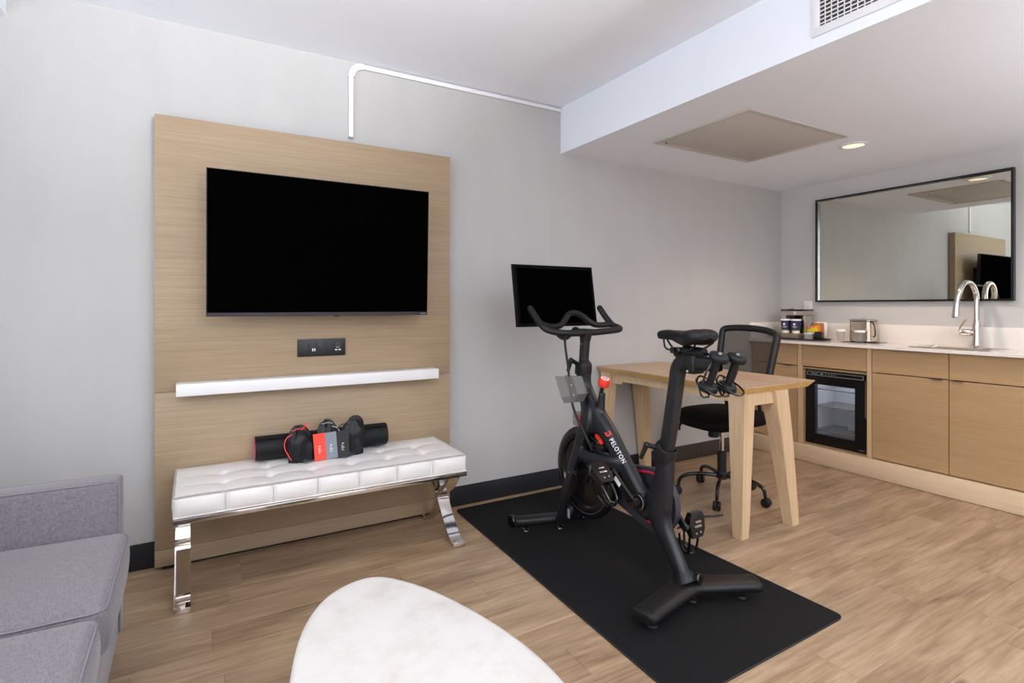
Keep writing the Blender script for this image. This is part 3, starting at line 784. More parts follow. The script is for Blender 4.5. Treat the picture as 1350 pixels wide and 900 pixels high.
# cable from the bars
MB().tube([(1.628, 2.262, 1.055), (1.622, 2.25, .99), (1.615, 2.215, .88), (1.612, 2.20, .80), (1.610, 2.17, .70), (1.622, 2.13, .62), (1.636, 2.085, .545), (1.65, 2.07, .50)], .0062, 8, n=6).build('cable', M['bar'], bike)
# stabilisers
def stabil(name, P, hw, hh_, zc, seg=18):
    q = MB(); R = []
    P = [V(p_) for p_ in P]; n = len(P)
    for i, p_ in enumerate(P):
        tg = (P[min(i+1, n-1)]-P[max(i-1, 0)]).normalized(); sd = V((-tg.y, tg.x, 0)).normalized(); f = i/(n-1)
        w = hw*(1-.12*abs(2*f-1)); 
        R.append([p_+sd*(w*math.copysign(abs(math.cos(a))**.62, math.cos(a)))+V((0, 0, hh_*math.copysign(abs(math.sin(a))**.8, math.sin(a)))) for a in [2*PI*j/seg for j in range(seg)]])
    q.loft(R); return q
def bent(a, b_, c_, n=8):
    a, b_, c_ = V(a), V(b_), V(c_); o = []
    for k in range(n): o.append(a.lerp(b_, k/n*.86))
    for k in range(5):
        f = k/4; p0 = a.lerp(b_, .86); p2 = b_.lerp(c_, .14); o.append(p0*(1-f)**2+b_*2*f*(1-f)+p2*f*f)
    for k in range(1, n+1): o.append(b_.lerp(c_, .14+.86*k/n))
    return o
rs = stabil('rear', bent((1.425, 1.480, .062), (1.715, 1.545, .072), (1.972, 1.432, .062)), .057, .023, 0).build('rear_stabiliser', M['bike2'], bike)
fs = stabil('front', bent((1.478, 2.470, .058), (1.70, 2.385, .066), (1.925, 2.470, .058)), .036, .024, 0).build('front_stabiliser', M['bike2'], bike)
def endcap(parent, p_, d, hw, hh_):
    d = V(d).normalized(); sd = V((-d.y, d.x, 0)); R = []
    for k, (s_, off) in enumerate(((1.03, -.006), (1.05, 0), (.97, .012), (.7, .020))):
        R.append([V(p_)+d*off+sd*(hw*.88*s_*math.copysign(abs(math.cos(a))**.62, math.cos(a)))+V((0, 0, hh_*s_*math.copysign(abs(math.sin(a))**.8, math.sin(a)))) for a in [2*PI*j/18 for j in range(18)]])
    MB().loft(R).build('end_cap', M['bar'], parent)
endcap(rs, (1.425, 1.480, .062), (-.29, -.065, 0), .057, .023); endcap(rs, (1.972, 1.432, .062), (.257, -.113, 0), .057, .023)
endcap(fs, (1.925, 2.470, .058), (.225, .085, 0), .036, .024); endcap(fs, (1.478, 2.470, .058), (-.222, .085, 0), .036, .024)
for par, x, y in ((rs, 1.468, 1.488), (rs, 1.925, 1.452), (rs, 1.73, 1.535), (fs, 1.515, 2.452), (fs, 1.69, 2.39), (fs, 1.885, 2.455)):
    MB().lathe([(.020, 0), (.022, .004), (.019, .011), (.008, .014), (.007, .045)], (x, y, ZM), seg=18).build('levelling_foot', M['bar'] if par is rs else M['gblack'], par)
for x, y in ((1.462, 2.505), (1.940, 2.505)):
    q = MB().lathe([(.012, -.012), (.030, -.011), (.033, -.006), (.033, .006), (.030, .011), (.012, .012)], (x, y, .052), (1, 0, 0), 24); q.build('transport_wheel', M['gblack'], fs)
# joints printed as thin metal lines round the rear stabiliser sleeve
q = MB()
tubeyz(q, [(1.560, .115, .040, .034), (1.548, .098, .043, .040), (1.540, .085, .045, .045)], pw=2.6, n=3); q.build('leg_sleeve', M['bike2'], bike)
MB().lathe([(.018, 0), (.021, .003), (.021, .016), (.016, .020)], (1.728, 1.512, .108), (.25, -1, .2), 20).build('seat_leg_bolt', M['gblack'], bike)
# flywheel
fwc = (BX, 2.185, .362)
q = MB().lathe([(.02, -.020), (.05, -.020), (.055, -.010), (.165, -.008), (.172, -.016), (.205, -.019), (.222, -.014), (.226, -.006), (.226, .006), (.222, .014), (.205, .019), (.172, .016), (.165, .008), (.055, .010), (.05, .020), (.02, .020)], fwc, (1, 0, 0), 64)
fwl = q.build('flywheel', M['gblack'], bike)
for s in (-1, 1): MB().lathe([(.197, s*.0182), (.2, s*.0194), (.203, s*.0192)], fwc, (1, 0, 0), 64, cap=False).build('rim_line', M['rimline'], fwl)
MB().lathe([(.010, -.068), (.014, -.066), (.014, .064), (.010, .068)], fwc, (1, 0, 0), 16).build('axle', M['gblack'], fwl)
# brake caliper with red pads above the flywheel
q = MB(); q.box(1.655, 1.745, 2.00, 2.09, .505, .535, b=.006); q.box(1.662, 1.678, 1.965, 2.07, .43, .51, b=.004); q.box(1.722, 1.738, 1.965, 2.07, .43, .51, b=.004)
br = q.build('brake_assembly', M['gblack'], bike)
MB().box(1.684, 1.716, 2.05, 2.095, .515, .572, b=.006).build('brake_pad', M['red'], br)
MB().box(1.672, 1.684, 2.025, 2.048, .51, .555, b=.004).build('brake_pad', M['red'], br)
MB().tube([(1.672, 2.06, .54), (1.668, 2.02, .50), (1.664, 2.0, .44), (1.66, 1.98, .41)], .0025, 6, n=5).build('brake_wire', M['steel'], br)
# clear and red reflector behind the head
q = MB().box(1.665, 1.735, 2.222, 2.250, .585, .655, b=.008); q.build('flywheel_guard', M['clear'], bike)
MB().box(1.675, 1.725, 2.205, 2.221, .585, .640, b=.005).build('guard_insert', M['red'], bike)
# belt guard on the far side
q = MB()
def stadium(c1, r1, c2, r2, n=24):
    d = V((c2[0]-c1[0], c2[1]-c1[1])); L_ = d.length; th = math.atan2(d.y, d.x); al = math.acos((r1-r2)/L_)
    P = [(c1[0]+r1*math.cos(th+al+(2*PI-2*al)*k/n), c1[1]+r1*math.sin(th+al+(2*PI-2*al)*k/n)) for k in range(n+1)]
    P += [(c2[0]+r2*math.cos(th-al+2*al*k/n), c2[1]+r2*math.sin(th-al+2*al*k/n)) for k in range(n+1)]
    return P
bg = MB().prism(stadium((1.785, .330), .140, (2.185, .352), .060), .030, 'yz', 1.757).build('belt_guard', mat('belt_guard_charcoal', hexc(48, 48, 58), .5), bike)
sp = [(1.7555, a, b_) for a, b_ in stadium((1.785, .340), .112, (1.88, .375), .060)]
MB().tube(sp, .006, 6, closed=True).build('guard_stripe', M['crimson'], bg)
sp = [(1.7885, a, b_) for a, b_ in stadium((1.785, .340), .112, (1.88, .375), .060)]
MB().tube(sp, .006, 6, closed=True).build('guard_stripe', M['crimson'], bg)
# crank set
BB = V((BX, 1.755, .350))
q = MB().lathe([(.012, -.086), (.022, -.084), (.022, .102), (.012, .104)], BB, (1, 0, 0), 20); q.lathe([(.036, -.052), (.037, -.044), (.037, -.036)], BB, (1, 0, 0), 28)
cr_ = q.build('bottom_bracket', M['gblack'], bike)
MB().lathe([(.031, -.0545), (.034, -.0535), (.034, -.052)], BB, (1, 0, 0), 28, cap=False).build('bearing_ring', M['steel'], cr_)
def crank(s, end, x):
    a = V((x, BB.y, BB.z)); b_ = V((x, end[0], end[1]))
    q = MB(); R = []
    d = (b_-a).normalized(); nn = V((0, -d.z, d.y))
    for f, w in ((-.12, .012), (-.06, .018), (.1, .018), (.5, .014), (.92, .015), (1.04, .014), (1.1, .008)):
        p_ = a.lerp(b_, f); R.append([p_+nn*w+V((.007, 0, 0)), p_-nn*w+V((.007, 0, 0)), p_-nn*w+V((-.007, 0, 0)), p_+nn*w+V((-.007, 0, 0))])
    q.loft(R); c_ = q.build('crank_arm', M['gblack'], bike)
    return c_, a, b_, nn
cL, a, b_, nn = crank(-1, (1.885, .452), 1.617)
R = []
for f in (.55, .82):
    p_ = a.lerp(b_, f); R.append([p_+nn*.0105+V((-.0069, 0, 0)), p_-nn*.0105+V((-.0069, 0, 0)), p_-nn*.0105+V((-.0076, 0, 0)), p_+nn*.0105+V((-.0076, 0, 0))])
MB().loft(R).build('white_sticker', M['mark'], cL, smooth=0)
cR, aR, bR, nn = crank(1, (1.640, .250), 1.805)
def pedal(c, rx, side):
    """pedal body with cleat plate, toe cage and strap; local: x across, y thickness, z length"""
    Mx = Matrix.Translation(V(c)) @ Matrix.Rotation(rx, 4, 'X')
    q = MB(); q.loft([[Mx @ V(p_) for p_ in ring] for ring in (
        [(-.030, -.012, -.050), (.030, -.012, -.050), (.030, .012, -.050), (-.030, .012, -.050)],
        [(-.042, -.015, -.020), (.042, -.015, -.020), (.042, .015, -.020), (-.042, .015, -.020)],
        [(-.044, -.015, .030), (.044, -.015, .030), (.044, .015, .030), (-.044, .015, .030)],
        [(-.030, -.012, .055), (.036, -.012, .055), (.036, .012, .055), (-.030, .012, .055)])])
    pd = q.build('pedal', M['gblack'], bike, smooth=30)
    q = MB()
    q.box(-.020, .020, -.019, -.0155, -.006, .004, b=.002, M4=Mx)
    q.box(-.014, .016, -.022, -.0155, .014, .022, b=.002, M4=Mx)
    q.sphere(Mx @ V((-.012, -.017, -.030)), .004, 8); q.sphere(Mx @ V((.014, -.017, -.028)), .004, 8)
    q.build('cleat_clip', M['steel'], pd)
    q = MB()
    for xx in (-.026, .024):
        P = [Mx @ V((xx, .010, -.045)), Mx @ V((xx, .018, -.085)), Mx @ V((xx*.8, .030, -.118)), Mx @ V((xx*.6, .055, -.125)), Mx @ V((xx*.5, .078, -.100)), Mx @ V((xx*.6, .080, -.05))]
        q.tube(P, .0055, 8, n=5)
    P = [Mx @ V((-.021, .030, -.118)), Mx @ V((0, .03, -.126)), Mx @ V((.019, .030, -.118))]; q.tube(P, .0055, 8, n=4)
    q.build('toe_cage', M['gblack'], pd)
    q = MB()
    P = [Mx @ V((-.038, .012, .01)), Mx @ V((-.042, .05, -.01)), Mx @ V((-.018, .082, -.03)), Mx @ V((.018, .082, -.03)), Mx @ V((.042, .05, -.01)), Mx @ V((.038, .012, .01))]
    q.tube(P, .006, 8, n=4, flat=.35)
    if side > 0: q.tube([Mx @ V((.042, .0, .022)), Mx @ V((.062, -.01, .026)), Mx @ V((.092, -.03, .026)), Mx @ V((.120, -.05, .030))], .0075, 8, n=4, flat=.5)
    q.build('strap', M['bike2'], pd)
    MB().tube([V((c[0]-side*.06, c[1], c[2])), V((c[0]-side*.03, c[1], c[2]))], .007, 10).build('spindle', M['steel'], pd)
pedal((1.868, 1.640, .248), -.10, 1)
pedal((1.556, 1.885, .450), -.95, -1)
# warning sticker low on the fork
MB().box(1.6455, 1.6462, 2.245, 2.262, .115, .16).build('warning_sticker', M['greymark'], bike, smooth=0)
MB().lathe([(.006, 0), (.006, .003)], (1.634, 2.235, .355), (-1, 0, 0), 12).build('fork_bolt', M['steel'], bike)
# saddle
prof = [  # y, half width, top z, bottom z
    (1.712, .010, 1.076, 1.062), (1.705, .020, 1.084, 1.052), (1.685, .024, 1.089, 1.048), (1.65, .025, 1.092, 1.047), (1.61, .028, 1.093, 1.045), (1.57, .038, 1.092, 1.035),
    (1.53, .056, 1.093, 1.028), (1.495, .074, 1.097, 1.026), (1.46, .084, 1.101, 1.030), (1.43, .082, 1.100, 1.040), (1.41, .066, 1.094, 1.050), (1.402, .040, 1.086, 1.058)]
pf = catmull([(a, b_, c_) for a, b_, c_, d in prof], 4); pf2 = catmull([(a, d, 0) for a, b_, c_, d in prof], 4)
R = []
for (y_, w, zt_), (_, zb2, _) in zip(pf, pf2):
    ring = []; zm = zt_*.55+zb2*.45
    for j in range(28):
        a = 2*PI*j/28; ca, sa = math.cos(a), math.sin(a)
        px = w*math.copysign(abs(ca)**.75, ca)
        if sa >= 0: z_ = zm+(zt_-zm)*sa**.7-.004*math.exp(-(px/.012)**2)*(1 if y_ < 1.64 else 0)
        else: z_ = zm-(zm-zb2)*abs(sa)**.9*(.30+.70*min(1, abs(ca)*1.6))
        ring.append(V((BX+px*.88, 1.553+(y_-1.557)*.84, z_)))
    R.append(ring)
sd_ = MB().loft(R).build('saddle', M['bar'], bike, smooth=60)
q = MB()
for s in (-1, 1):
    q.tube([(BX+s*.010, 1.648, 1.050), (BX+s*.020, 1.63, 1.020), (BX+s*.022, 1.60, 1.012), (BX+s*.022, 1.53, 1.012), (BX+s*.032, 1.48, 1.022), (BX+s*.050, 1.445, 1.048)], .004, 8, n=5)
q.build('saddle_rails', M['gblack'], sd_)
q = MB(); q.box(1.672, 1.728, 1.548, 1.600, .998, 1.024, b=.006); q.tube([(1.70, 1.59, 1.005), (1.70, 1.575, .992), (1.70, 1.54, .996), (1.70, 1.50, 1.004)], .016, 12, n=4)
q.tube([(1.66, 1.575, 1.012), (1.74, 1.575, 1.012)], .010, 12)
q.build('saddle_clamp', M['gblack'], bike)
q = MB(); q.box(1.667, 1.733, 1.470, 1.532, .925, 1.000, b=.010, seg=3); q.tube([(1.70, 1.545, 1.012), (1.70, 1.448, 1.006)], .022, 14)
ss = q.build('saddle_slider', M['bike2'], bike)
MB().sphere((1.665, 1.50, .935), .006, 10).build('slider_bolt', M['steel'], ss)
MB().lathe([(.030, 0), (.030, .004)], (1.70, 1.3845, .968), (0, -1, 0), 4).build('rail_end_cap', M['gblack'], bike)
# wire rack for the weights
q = MB()
q.tube([(1.70, 1.46, 1.006), (1.69, 1.40, 1.004), (1.655, 1.365, 1.0), (1.628, 1.375, .95), (1.622, 1.392, .90)], .004, 8, n=5)
q.tube([(1.70, 1.46, 1.006), (1.71, 1.40, 1.004), (1.775, 1.36, 1.0), (1.785, 1.365, .95), (1.778, 1.38, .90)], .004, 8, n=5)
for cx_ in (1.66, 1.74):
    yb_ = 1.405 if cx_ < 1.7 else 1.380
    q.tube([(cx_-.038, yb_+.010, .905), (cx_-.040, yb_-.03, .885), (cx_-.03, yb_-.055, .868), (cx_, yb_-.062, .860), (cx_+.03, yb_-.055, .868), (cx_+.040, yb_-.03, .885), (cx_+.038, yb_+.010, .905), (cx_, yb_+.028, .925)], .0035, 8, n=5, closed=True)
    q.tube([(cx_-.022, yb_+.03, .915), (cx_-.02, yb_+.005, .856), (cx_, yb_-.005, .850), (cx_+.02, yb_+.005, .856), (cx_+.022, yb_+.03, .915)], .0035, 8, n=5)
q.build('weight_rack', M['gblack'], bike)
# printed name on the down tube
dg = bpy.context.evaluated_depsgraph_get()
from mathutils.bvhtree import BVHTree
fe = fr.evaluated_get(dg); fm = fe.to_mesh(); bvh = BVHTree.FromPolygons([v.co.copy() for v in fm.vertices], [p_.vertices[:] for p_ in fm.polygons])
def flatten(o):
    """lay flat print on the tube: a plane fitted to the painted side of the frame below it"""
    H = []
    for v in o.data.vertices:
        h = bvh.ray_cast(V((-.5, v.co.y, v.co.z)), V((1, 0, 0)))
        if h[0] is not None: H.append(h[0])
    import numpy as np
    A = np.array([[h.y, h.z, 1] for h in H]); b_ = np.array([h.x for h in H])
    good = np.abs(b_-np.median(b_)) < .012; A = A[good]; b_ = b_[good]
    k = np.linalg.lstsq(A, b_, rcond=None)[0]; r = (A@k-b_).max()
    for v in o.data.vertices: v.co.x = k[0]*v.co.y+k[1]*v.co.z+k[2]-max(.0006, r+.0004)
dxx, dyy = V((0, -.70, -.715)).normalized(), V((0, -.715, .70)).normalized()
def onx(px, py, x):
    r = (px-675)/F_PX; c_, s_ = math.cos(YAW), math.sin(YAW); d = V((r*c_+s_, c_-r*s_, -(py-Y0)/F_PX)); return V((x, d.y*x/d.x, CAM_H+d.z*x/d.x))
tx = text_mesh('PELOTON', .0235, M['mark'], 'lettering', bike, V((1.60, 1.978, .558))+dyy*.026+dxx*.002, dxx, dyy, width=.124, offset=.0003, space=1.18)
flatten(tx)
q = MB(); lc = V((1.60, 2.003, .580))+dyy*.030+dxx*.006
def flat_arc(q, c_, r0, r1, a0, a1, n=20):
    P = []
    for k in range(n+1):
        a = a0+(a1-a0)*k/n; P.append((c_+dxx*(r1*math.cos(a))+dyy*(r1*math.sin(a)), c_+dxx*(r0*math.cos(a))+dyy*(r0*math.sin(a))))
    vv = [(q.bm.verts.new(a), q.bm.verts.new(b_)) for a, b_ in P]
    for k in range(n): q.bm.faces.new((vv[k][0], vv[k+1][0], vv[k+1][1], vv[k][1]))
flat_arc(q, lc, .0068, .0128, -2.5, 2.4)
def flat_quad(q, c_, x0, x1, y0, y1, rot=0):
    pts = []
    for a, b_ in ((x0, y0), (x1, y0), (x1, y1), (x0, y1)):
        xx, yy = a*math.cos(rot)-b_*math.sin(rot), a*math.sin(rot)+b_*math.cos(rot); pts.append(q.bm.verts.new(c_+dxx*xx+dyy*yy))
    q.bm.faces.new(pts)
flat_quad(q, lc, -.0190, -.003, -.0026, .0026, .8)
flat_quad(q, lc, .010, .0200, -.0026, .0026, .8)
lg = q.build('emblem', M['red'], bike, smooth=0); flatten(lg)

# dumbbells held in the rack
def dumbbell(a, b_, label):
    a, b_ = V(a), V(b_); ax = (a-b_).normalized(); mid_ = (a+b_)/2
    t = thing('dumbbell', mid_, label, 'dumbbell')
    q = MB(); L_ = (a-b_).length
    q.lathe([(.014, .0), (.014, L_)], b_, ax, 16); q.build('grip', M['bar'], t)
    for o_, s_ in ((b_, -1), (a, 1)):
        q = MB(); R = []
        u = ax.orthogonal().normalized(); w = ax.cross(u)
        for rr, hh_ in ((.020, -.016), (.032, -.012), (.0365, -.004), (.0365, .006), (.033, .013), (.022, .017)):
            R.append([o_+ax*(hh_*s_)+u*(rr*(1+.03*math.cos(6*g))*math.cos(g))+w*(rr*(1+.03*math.cos(6*g))*math.sin(g)) for g in [2*PI*j/24 for j in range(24)]])
        hd = MB().loft(R).build('weight_head', M['bar'], t, smooth=50)
        if s_ > 0:
            c_ = o_+ax*.0172
            Mx = Matrix.Translation(c_) @ V((0, 0, 1)).rotation_difference(ax).to_matrix().to_4x4() @ Matrix.Rotation(.5, 4, 'Z')
            q = MB(); q.box(-.010, -.002, -.005, .005, 0, .0008, M4=Mx); q.box(.002, .010, -.005, .005, 0, .0008, M4=Mx); q.box(-.002, .002, .001, .004, 0, .0008, M4=Mx)
            q.build('printed_mark', M['greymark'], hd, smooth=0)
    return t
dumbbell((1.665, 1.352, 1.000), (1.665, 1.400, .886), 'black dumbbell in the wire rack behind the saddle, the one nearer the bike post')
dumbbell((1.745, 1.337, .994), (1.745, 1.380, .884), 'black dumbbell in the wire rack behind the saddle, the one toward the desk corner')

# ------------------------------------------------------------ desk
t = thing('writing_desk', (2.70, 2.38, 0), 'wooden writing desk with pale tapered legs against the grey wall behind the bike', 'desk')
dx0, dx1, dy0, dy1, dzt = 2.402, 3.005, 1.792, 2.968, .776
MB().loft([[V((x, y, z)) for x, y in ((dx0, dy0), (dx1, dy0), (dx1, dy1), (dx0, dy1))] for z in (dzt-.005, dzt)]).build('desktop', M['desk_top'], t, smooth=0)
MB().loft([[V((dx0+.022, dy0+.020, dzt-.036)), V((dx1-.040, dy0+.020, dzt-.036)), V((dx1-.040, dy1-.01, dzt-.036)), V((dx0+.022, dy1-.01, dzt-.036))],
           [V((dx0+.001, dy0+.001, dzt-.0053)), V((dx1-.001, dy0+.001, dzt-.0053)), V((dx1-.001, dy1, dzt-.0053)), V((dx0+.001, dy1, dzt-.0053))]]).build('bevelled_edge', M['desk_edge'], t, smooth=0)
ZA = dzt-.0362
def leg(x0t, x1t, x0b, x1b, y0t, y1t, y0b, y1b):
    R = []
    for z_, f in ((0.001, 0), (.08, .09), (.5, .62), (ZA, 1)):
        xa = x0b+(x0t-x0b)*f; xb = x1b+(x1t-x1b)*f; ya_ = y0b+(y0t-y0b)*f; yb2 = y1b+(y1t-y1b)*f
        R.append([V((xa, ya_, z_)), V((xb, ya_, z_)), V((xb, yb2, z_)), V((xa, yb2, z_))])
    q = MB().loft(R); bmesh.ops.bevel(q.bm, geom=[e for e in q.bm.edges if abs(e.verts[0].co.z-e.verts[1].co.z) > .03], offset=.003, segments=2, affect='EDGES')
    return q.build('leg', M['desk_leg'], t, smooth=40)
leg(2.440, 2.524, 2.403, 2.462, 1.820, 1.925, 1.812, 1.868)
leg(2.668, 2.780, 2.795, 2.858, 1.805, 1.905, 1.792, 1.848)
leg(2.430, 2.500, 2.403, 2.462, 2.860, 2.955, 2.905, 2.960)
leg(2.700, 2.790, 2.795, 2.858, 2.860, 2.955, 2.905, 2.960)
ap = [(1.927, ZA), (1.927, .686), (2.755, .690), (2.775, .670), (2.858, .668), (2.858, ZA)]
MB().prism(ap, .022, 'yz', 2.452).build('apron', M['desk_leg'], t, smooth=0)
bx('apron', M['desk_leg'], t, 2.526, 2.690, 1.826, 1.848, .672, ZA)
bx('apron', M['desk_leg'], t, 2.502, 2.705, 2.93, 2.95, .672, ZA)
bx('apron', M['desk_leg'], t, 2.700, 2.722, 1.91, 2.858, .69, ZA)
# the small pale thing lying on the desk near the wall
t = thing('desk_grommet', (2.70, 2.70, dzt), 'tiny round silver disc on the far end of the desk top', 'grommet')
MB().lathe([(.012, .0005), (.012, .003), (.009, .005)], (2.53, 2.80, dzt), seg=16).build('disc', M['steel'], t)

# ------------------------------------------------------------ office chair
cx_, cy_ = 2.86, 2.30
t = thing('office_chair', (cx_, cy_, 0), 'black mesh-back swivel office chair tucked behind the desk', 'office chair')
q = MB(); R = []
RZ = Matrix.Translation(V((2.955, 2.375, 0))) @ Matrix.Rotation(math.radians(-3), 4, 'Z')
for z_, s_ in ((.438, .80), (.445, .93), (.468, 1.0), (.495, 1.0), (.515, .95), (.522, .82), (.524, .5)):
    ring = []
    for j in range(40):
        a = 2*PI*j/40; ca, sa = math.cos(a), math.sin(a)
        px = .240*s_*math.copysign(abs(ca)**.55, ca); py = .235*s_*math.copysign(abs(sa)**.55, sa)
        dz = -.03*max(0, -px/.24)**3-.006*math.cos(PI*py/.47)**2*(1 if z_ > .5 else 0)
        ring.append(RZ @ V((px, py, z_+dz)))
    R.append(ring)
MB().loft(R).build('seat', M['chair_seat'], t, smooth=60)
q = MB(); q.box(-.12, .10, -.09, .09, .395, .437, b=.01, M4=RZ); q.build('tilt_mechanism', M['chair_black'], t)
q = MB(); q.lathe([(.030, 0), (.033, .008), (.033, .05), (.026, .062)], RZ @ V((-.135, -.055, .372)), (0, 0, 1), 12); q.build('tension_knob', M['chair_black'], t)
q = MB(); q.tube([RZ @ V((-.05, .16, .43)), RZ @ V((-.10, .19, .425)), RZ @ V((-.17, .20, .405)), RZ @ V((-.18, .20, .368))], [.005, .005, .012, .014], 10, n=4); q.build('height_lever', M['chair_black'], t)
MB().lathe([(.027, .14), (.027, .285), (.024, .287)], (cx_, cy_, 0), seg=20).build('column_sleeve', M['chair_black'], t)
MB().lathe([(.014, .28), (.014, .40)], (cx_, cy_, 0), seg=20).build('gas_lift', M['chrome'], t)
MB().lathe([(.030, .112), (.036, .120), (.036, .150), (.030, .158)], (cx_, cy_, 0), seg=20).build('hub', M['chair_black'], t)
for k in range(5):
    a = math.radians(141+72*k); d = V((math.cos(a), math.sin(a), 0)); c0 = V((cx_, cy_, 0)); sd = V((-d.y, d.x, 0))
    l = MB().tube([c0+d*.03+V((0, 0, .132)), c0+d*.12+V((0, 0, .137)), c0+d*.20+V((0, 0, .130)), c0+d*.25+V((0, 0, .105)), c0+d*.262+V((0, 0, .062))], [.013, .012, .012, .011, .010], 10, n=5).build('base_leg', M['gblack'], t)
    q = MB(); cc = c0+d*.268
    for s_ in (-1, 1):
        q.lathe([(.010, 0), (.024, .001), (.027, .005), (.027, .013), (.022, .018), (.008, .019)], cc+V((0, 0, .0275))+sd*(s_*.003), sd*s_, 20)
    q.tube([cc+V((0, 0, .0275))-sd*.01, cc+V((0, 0, .0275))+sd*.01], .012, 8); q.tube([cc+V((0, 0, .03)), c0+d*.262+V((0, 0, .066))], .009, 8)
    q.build('caster', M['chair_black'], l)
# backrest: outer frame, mesh, supporting bracket
by_a, by_b = 2.600, 2.175
def bkP(v, z_):   # v 0 (far/left) .. 1 (near/right); slight backward lean and a curve
    bow = .035*(1-(2*v-1)**2)
    return V((3.130+.27*(z_-.60)+bow, by_a+(by_b-by_a)*v, z_))
fr_pts = []
zt0, zt1, zbt = 1.035, 1.012, .605
def edge(v): return 0.012*math.sin(PI*v)
def inset(z_): return .055*max(0, (1.0-z_)/.4)
prof = []
for z_ in (zbt+.02, .70, .82, .94): prof.append(bkP(0+inset(z_), z_))
prof.append(bkP(.0, 1.0)); prof.append(bkP(.03, zt0-.006)); 
for v in (.2, .35, .5, .65, .8): prof.append(bkP(v, zt0+(zt1-zt0)*v+.014*math.sin(PI*v)))
prof.append(bkP(.97, zt1-.006)); prof.append(bkP(1.0, .98))
for z_ in (.93, .82, .70, zbt+.02): prof.append(bkP(1-inset(z_), z_))
prof.append(bkP(.88, zbt-.008)); prof.append(bkP(.5, zbt-.012)); prof.append(bkP(.12, zbt-.008))
MB().tube(prof, .0225, 10, n=4, closed=True, flat=1).build('back_frame', M['chair_black'], t, smooth=60)
q = MB(); gv = []
nu, nv = 14, 12
for i in range(nu+1):
    row = []
    for j in range(nv+1):
        f = j/nv; z_ = zbt+(zt0-zbt-.004)*f; v = i/nu; ins = inset(z_); vv_ = ins+(1-2*ins)*v
        zz = zbt+((zt0+(zt1-zt0)*v+.012*math.sin(PI*v))-zbt)*f
        row.append(q.bm.verts.new(bkP(vv_, zz)))
    gv.append(row)
for i in range(nu):
    for j in range(nv): q.bm.faces.new((gv[i][j], gv[i+1][j], gv[i+1][j+1], gv[i][j+1]))
q.build('back_mesh', M['mesh'], t)
q = MB()
for v in (.20, .80):
    e_ = bkP(v, .61); q.tube([e_, e_+V((.02, 0, -.08)), V((3.17, e_.y, .45)), V((3.06, e_.y, .415)), V((2.95, e_.y*.5+2.375*.5, .41))], .012, 10, n=5)
q.build('back_support', M['chair_black'], t)

# ------------------------------------------------------------ kitchenette
XF = 4.083   # door plane
def front(name, par, y0, y1, z0, z1, mt=None):
    o = MB().box(XF, XF+.018, y0+.0016, y1-.0016, z0+.0016, z1-.0016, b=.0008, seg=1)
    return o.build(name, mt or M['cab'], par, smooth=0)
def pull(par, y0, y1, z_):
    q = MB(); q.box(XF-.014, XF+.006, y0, y1, z_-.0012, z_+.0012); q.box(XF-.014, XF-.0125, y0, y1, z_-.006, z_+.0012)
    q.build('pull', M['pull'], par, smooth=0)
def unit(y0, y1, label, group='kitchenette base cabinets', niche=False, top=True):
    t = thing('base_cabinet', ((XF+XK)/2, (y0+y1)/2, .127), label, 'cabinet', group)
    q = MB(); th = .016; z0, z1 = .128, .892
    q.box(XF+.0185, XK-.002, y0+.0005, y0+th, z0, z1); q.box(XF+.0185, XK-.002, y1-th, y1-.0005, z0, z1)
    q.box(XF+.0185, XK-.002, y0+th, y1-th, z0, z0+th)
    if not niche and top: q.box(XF+.0185, XK-.002, y0+th, y1-th, z1-th, z1)
    if niche: q.box(XF+.0185, XK-.002, y0+th, y1-th, .705, .72)
    q.build('carcass', M['cab'], t, smooth=0)
    return t
# leftmost, by the wall
t = unit(2.575, 2.978, 'oak base cabinet in the wall corner, leftmost, partly behind the chair')
d = front('drawer_front', t, 2.575, 2.975, .727, .895); d2 = front('door', t, 2.575, 2.975, .134, .724); pull(d2, 2.62, 2.69, .724)
# niche with a drawer above the fridge
t = unit(2.033, 2.572, 'oak cabinet framing the small black fridge with one wide drawer above', niche=True)
bx('side_panel', M['cab_edge'], t, XF-.001, XF+.018, 2.540, 2.5715, .130, .893); bx('side_panel', M['cab_edge'], t, XF-.001, XF+.018, 2.0335, 2.064, .130, .893)
d = front('drawer_front', t, 2.066, 2.538, .727, .893); pull(d, 2.24, 2.385, .893)
t = unit(1.584, 2.031, 'oak cabinet right of the fridge with a drawer over one door', top=False)
d = front('drawer_front', t, 1.584, 2.031, .729, .893); pull(d, 1.745, 1.893, .893); d2 = front('door', t, 1.584, 2.031, .136, .726); pull(d2, 1.618, 1.675, .726)
t = unit(1.137, 1.582, 'oak cabinet under the sink, cut by the right edge of the photo', top=False)
d = front('drawer_front', t, 1.137, 1.582, .729, .893); pull(d, 1.285, 1.440, .893); d2 = front('door', t, 1.137, 1.582, .136, .726); pull(d2, 1.505, 1.563, .726)
for ya_, yb2, lb in ((.69, 1.135, 'first'), (.243, .688, 'last')):
    t = unit(ya_, yb2, 'oak base cabinet beyond the right edge of the picture, %s past the sink' % lb)
    d = front('drawer_front', t, ya_, yb2, .729, .893); d2 = front('door', t, ya_, yb2, .136, .726)
tag(bx('cabinet_plinth', M['plinth'], None, 4.053, 4.13, .24, 2.970, .003, .1265, b=.001), 'long pale oak plinth running along the floor below the cabinets', 'plinth')
t = thing('worktop', (4.27, 1.6, .89), 'white quartz worktop with upstand running along the kitchenette wall', 'worktop')
sx0_, sx1_, sy0_, sy1_ = 4.155, 4.435, 1.425, 1.815   # sink cut-out
q = MB(); zt_, zb2 = .9165, .8965; xf = 4.040
q.box(xf, sx0_, .24, 2.980, zb2, zt_); q.box(sx1_, XK-.0225, .24, 2.980, zb2, zt_)
